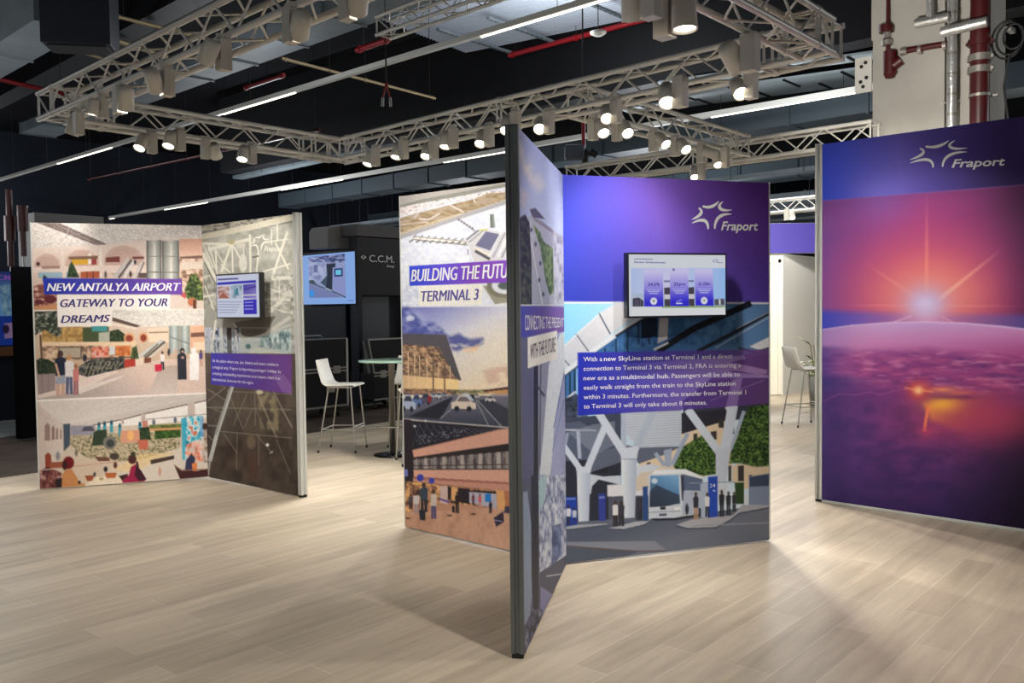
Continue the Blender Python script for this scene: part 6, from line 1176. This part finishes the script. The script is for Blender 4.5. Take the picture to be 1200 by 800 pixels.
pipe('red sprinkler pipe at the far left above the left truss corner', (0, 93), (52, 105), 6.6, .05, M_RED, 4, .6, group=RG)
pipe('dark red pipe low behind the short rear truss', (150, 200), (300, 168), 6.6, .05, M_DKRED, 3, 3, group=RG)
pipe('red pipe stub behind the left truss', (300, 99), (333, 88), 7.0, .05, M_RED, .5, 0, group=RG)
CG = 'pale conduits along the ceiling'
pipe('pale conduit running right below the middle of the long luminaire', (330, 68), (510, 115), 7.0, .035, M_GOLD, 0, 0, 'conduit', CG, 'conduit')
pipe('pale conduit beside the dark ventilation unit', (132, 18), (192, 33), 7.0, .035, M_GOLD, 0, 1, 'conduit', CG, 'conduit')
pipe('pale conduit below the dark ventilation unit', (60, 51), (122, 69), 7.0, .035, M_GOLD, 0, 1, 'conduit', CG, 'conduit')
pipe('upper pale conduit under the dark ventilation unit', (90, 33), (150, 52), 7.0, .05, M_GOLD, 0, 1, 'conduit', CG, 'conduit')
# pale strip panels right of the long truss
SG = 'pale metal ceiling strips right of the long truss'
for lab, p, q, w in (('upper pale ceiling strip beside the near right truss corner', (855, 88), (1012, 66), .5), ('second pale ceiling strip beside the column', (850, 106), (1012, 84), .75), ('third pale ceiling strip above the bright luminaire', (800, 121), (1000, 95), .7), ('lower pale ceiling strip under the bright luminaire', (870, 152), (1000, 130), .8), ('lowest pale ceiling strip above the rear right truss', (860, 166), (1000, 146), .9)):
    a, b, d = level(p, q, 6.5, 1.5, 1.5); t = thing('ceiling_strip', lab, 'ceiling strip', tuple((a + b) / 2), SG); m = MB(); m.bar(a, b, w, .05); m.build('strip_panel', M_GALV, t); m = MB()
    for i in range(5): x = a + (b - a) * (i + .5) / 5; m.bar(x - UP * .04 - bn * w * .55, x - UP * .04 + bn * w * .55, .05, .03)
    m.build('cross_bar', M_BLACK, t)
c = aty(701, 39, 17.5); t = thing('smoke_detector', 'round white smoke detector below the red sprinkler pipe', 'smoke detector', (c.x, c.y, c.z)); C_ = Vector((c.x, c.y, c.z)); m = MB(); m.lathe(C_, [(0, -.06), (.08, -.05), (.16, 0), (.16, .03), (0, .03)]); m.build('detector_body', M_RAIL, t); m = MB(); m.tube(C_, Vector((c.x, c.y, 9.44)), .01, n=5); m.build('hanger', M_FOOT, t)
# chain hoist and lifting strap
c = aty(684, 181, 13.6); C_ = Vector((c.x, c.y, c.z)); t = thing('chain_hoist', 'grey chain hoist with red strap above the blue wall', 'chain hoist', tuple(C_)); m = MB(); m.box(C_ + Vector((-.14, 0, .03)), (.30, .2, .22)); m.build('motor_body', mat('hoist_grey', (72, 80, 96), .5), t, .03); m = MB(); m.lathe(C_ + Vector((.02, -.0, -.02)), [(0, -.12), (.05, -.1), (.06, .05), (.03, .1), (0, .1)], n=14); m.tube(C_ + Vector((.1, 0, .05)), C_ + Vector((.2, 0, -.02)), .05, n=10); m.build('chain_bag', M_FOOT, t); m = MB(); m.tube(C_ + UP * .1, C_ + UP * .5, .03, n=6); m.build('red_strap', M_RED, t); m = MB(); m.tube(C_ + UP * .5, Vector((c.x, c.y, 9.44)), .012, n=6); m.build('chain', M_FOOT, t)
c = aty(452, 60, 12.2); C_ = Vector((c.x, c.y, c.z)); t = thing('lifting_strap', 'red lifting strap with steel hooks hanging below the high truss', 'lifting strap', tuple(C_)); m = MB(); m.tube(C_, C_ - UP * .42, .012, n=6); m.build('chain', M_FOOT, t); m = MB(); m.tube(C_ - UP * .42, C_ - UP * .62 + Vector((-.05, 0, 0)), .014, n=6); m.tube(C_ - UP * .42, C_ - UP * .62 + Vector((.05, 0, 0)), .014, n=6); m.build('strap', M_RED, t)
for s in (-1, 1): m = MB(); m.tube(C_ - UP * .62 + Vector((.05 * s, 0, 0)), C_ - UP * .74 + Vector((.055 * s, 0, 0)), .018, n=8); m.build('steel_hook', M_TRIM, t)
m = MB(); m.tube(C_, Vector((c.x, c.y, 9.44)), .006, n=5); m.build('wire', M_FOOT, t)

# ------------------------------------------------------------------ pipes on the concrete column
M_FOIL = mat('foil_lagging', (206, 206, 204), .28, .75, bump=(30, .8))
M_STEEL = mat('bare_steel', (170, 166, 158), .35, .7)
def colx(px, py, off): # point in front of the column face
    return on_plane(px, py, CB - E1 * off, E1)
def vpipe(name, label, px, y0, y1, off, r, m, cat='pipe', top=None):
    p, q = colx(px, y0, off), colx(px, y1, off); q = Vector((p.x, p.y, q.z)); t = thing(name, label, cat, tuple(q)); mb = MB(); mb.tube(q, Vector((p.x, p.y, top)) if top else p, r, n=16); mb.build('pipe_run', m, t); return t, p, q
t, p, q = vpipe('lagged_pipe', 'foil-lagged vertical pipe on the concrete column', 1116, 0, 170, .12, .052, M_FOIL, top=9.4)
for k in range(8): mb = MB(); z = q.z + .1 + k * .22; mb.tube(Vector((p.x, p.y, z)), Vector((p.x, p.y, z + .03)), .057, n=16); mb.build('foil_band', M_STEEL, t)
t, p, q = vpipe('riser_pipe', 'thick dark red riser pipe on the concrete column', 1149, 0, 170, .16, .098, M_DKRED, top=9.4)
for y in (50, 68, 82):
    mb = MB(); z = colx(1149, y, .16).z; mb.tube(Vector((p.x, p.y, z - .035)), Vector((p.x, p.y, z + .035)), .118, n=20)
    for s in (-1, 1): mb.tube(Vector((p.x, p.y, z)) + E2 * s * .12 - E1 * .03, Vector((p.x, p.y, z)) + E2 * s * .12 + E1 * .03, .022, n=8)
    mb.build('grooved_coupling', M_STEEL if y > 60 else M_DKRED, t)
mb = MB(); z = colx(1149, 112, .16).z; mb.tube(Vector((p.x, p.y, z - .015)), Vector((p.x, p.y, z + .015)), .108, n=20); mb.bar(Vector((p.x, p.y, z)) - E2 * .42 + E1 * .1, Vector((p.x, p.y, z)) + E1 * .1 + E2 * .16, .03, .02); mb.build('pipe_clamp', M_STEEL, t)
t = thing('valve_pipe', 'thin dark red valve pipe with elbow at the column left edge', 'pipe', tuple(colx(1047, 80, .1)))
v = lambda x, y: colx(x, y, .12)
mb = MB(); a_ = v(1040.5, 0); b_ = v(1040.5, 64); mb.tube(b_, Vector((b_.x, b_.y, 9.4)), .022, n=12); mb.tube(v(1057, 60), v(1112, 51), .034, n=12); mb.build('pipe_run', M_DKRED, t)
mb = MB(); mb.tube(v(1043, 60), v(1043, 86), .075, n=14); mb.tube(v(1043, 80), v(1056, 70), .06, n=12); mb.lathe(v(1043, 86), [(.075, 0), (.05, .05), (0, .06)], -UP, 14); mb.build('elbow_body', M_DKRED, t)
mb = MB(); mb.tube(v(1038.5, 30), v(1038.5, 38), .085, n=6); mb.build('valve_wheel', M_DKRED, t)
for a_, b_, r_ in (((1039.5, 38), (1039.5, 45), .04), ((1039.5, 47), (1039.5, 53), .06), ((1056, 60.5), (1063, 59.5), .045), ((1076, 59), (1080, 58), .05), ((1105, 54), (1109, 53), .05)):
    mb = MB(); mb.tube(v(*a_), v(*b_), r_, n=12); mb.build('pipe_collar', M_STEEL, t)
def hpipe(label, p, q, off, r, extra=None):
    t = thing('lagged_pipe', label, 'pipe', tuple(colx(*p, off))); mb = MB(); mb.tube(colx(*p, off), colx(*q, off), r, n=14)
    mb.build('pipe_run', M_FOIL, t)
    if extra: mb = MB(); mb.tube(colx(*extra[0], off), colx(*extra[1], off), extra[2], n=12); mb.build('pipe_stub', M_FOIL, t)
    return t
hpipe('foil-lagged horizontal pipe left of the vertical one', (1073, 28), (1112, 20), .26, .052, ((1090, 26), (1090, -8), .04))
hpipe('foil-lagged horizontal pipe crossing in front of the riser', (1103, 38), (1157, 25), .42, .055)
t = thing('cable_loop', 'coil of black cable hanging at the column right edge', 'cable', tuple(colx(1182, 45, .12))); mb = MB()
cc_ = colx(1183, 45, .12)
for r_, k in ((.17, 0), (.13, .05), (.2, -.03)):
    pts = [cc_ + E2 * (r_ * .75 * math.cos(math.radians(q)) + k) + UP * (r_ * math.sin(math.radians(q))) - E1 * k for q in range(0, 361, 20)]; mb.path(pts, .012, n=6)
mb.path([cc_ - UP * .17, cc_ - UP * .5 - E2 * .05, cc_ - UP * .9], .012, n=6); mb.build('coil', M_FOOT, t); mb = MB(); mb.box(cc_ + UP * .1 + E1 * .05, (.05, .16, .05), E2, None, UP); mb.build('cable_hook', M_STEEL, t)
c = colx(1012, 88, -.2); t = thing('junction_bracket', 'white perforated bracket plate at the column left edge', 'bracket', tuple(c)); m = MB(); m.box(c, (.2, .03, .42), E2, None, UP); m.build('plate', M_RAIL, t, .004); m = MB()
for dx_, dz_ in ((.03, .14), (-.02, .1), (.04, -.04), (-.03, -.08), (.0, -.14)): m.lathe(c + E2 * dx_ + UP * dz_ - E1 * .017, [(0, 0), (.022, 0), (.022, .004), (0, .004)], -E1, 12)
m.build('cable_hole', M_FOOT, t)

# red riser pipes at the far left
for lab, px, y0, y1 in (('dark red riser pipe at the far left edge', 10, 222, 312), ('short dark red riser pipe beside the grey column', 26, 246, 300)):
    a, b = aty(px, y0, 14.3), aty(px, y1, 14.3); t = thing('riser_pipe', lab, 'pipe', (a.x, a.y, b.z)); mb = MB(); mb.tube(Vector((a.x, a.y, b.z)), a, .05, n=10); mb.build('pipe_run', M_DKRED, t); mb = MB(); mb.tube(Vector((a.x, a.y, b.z + .4)), Vector((a.x, a.y, b.z + .8)), .085, n=10); mb.build('valve_body', M_DKRED, t); mb = MB(); mb.tube(Vector((a.x, a.y, b.z)), Vector((a.x, a.y, -.03)), .02, n=8); mb.build('drain_pipe', M_TRIM, t)
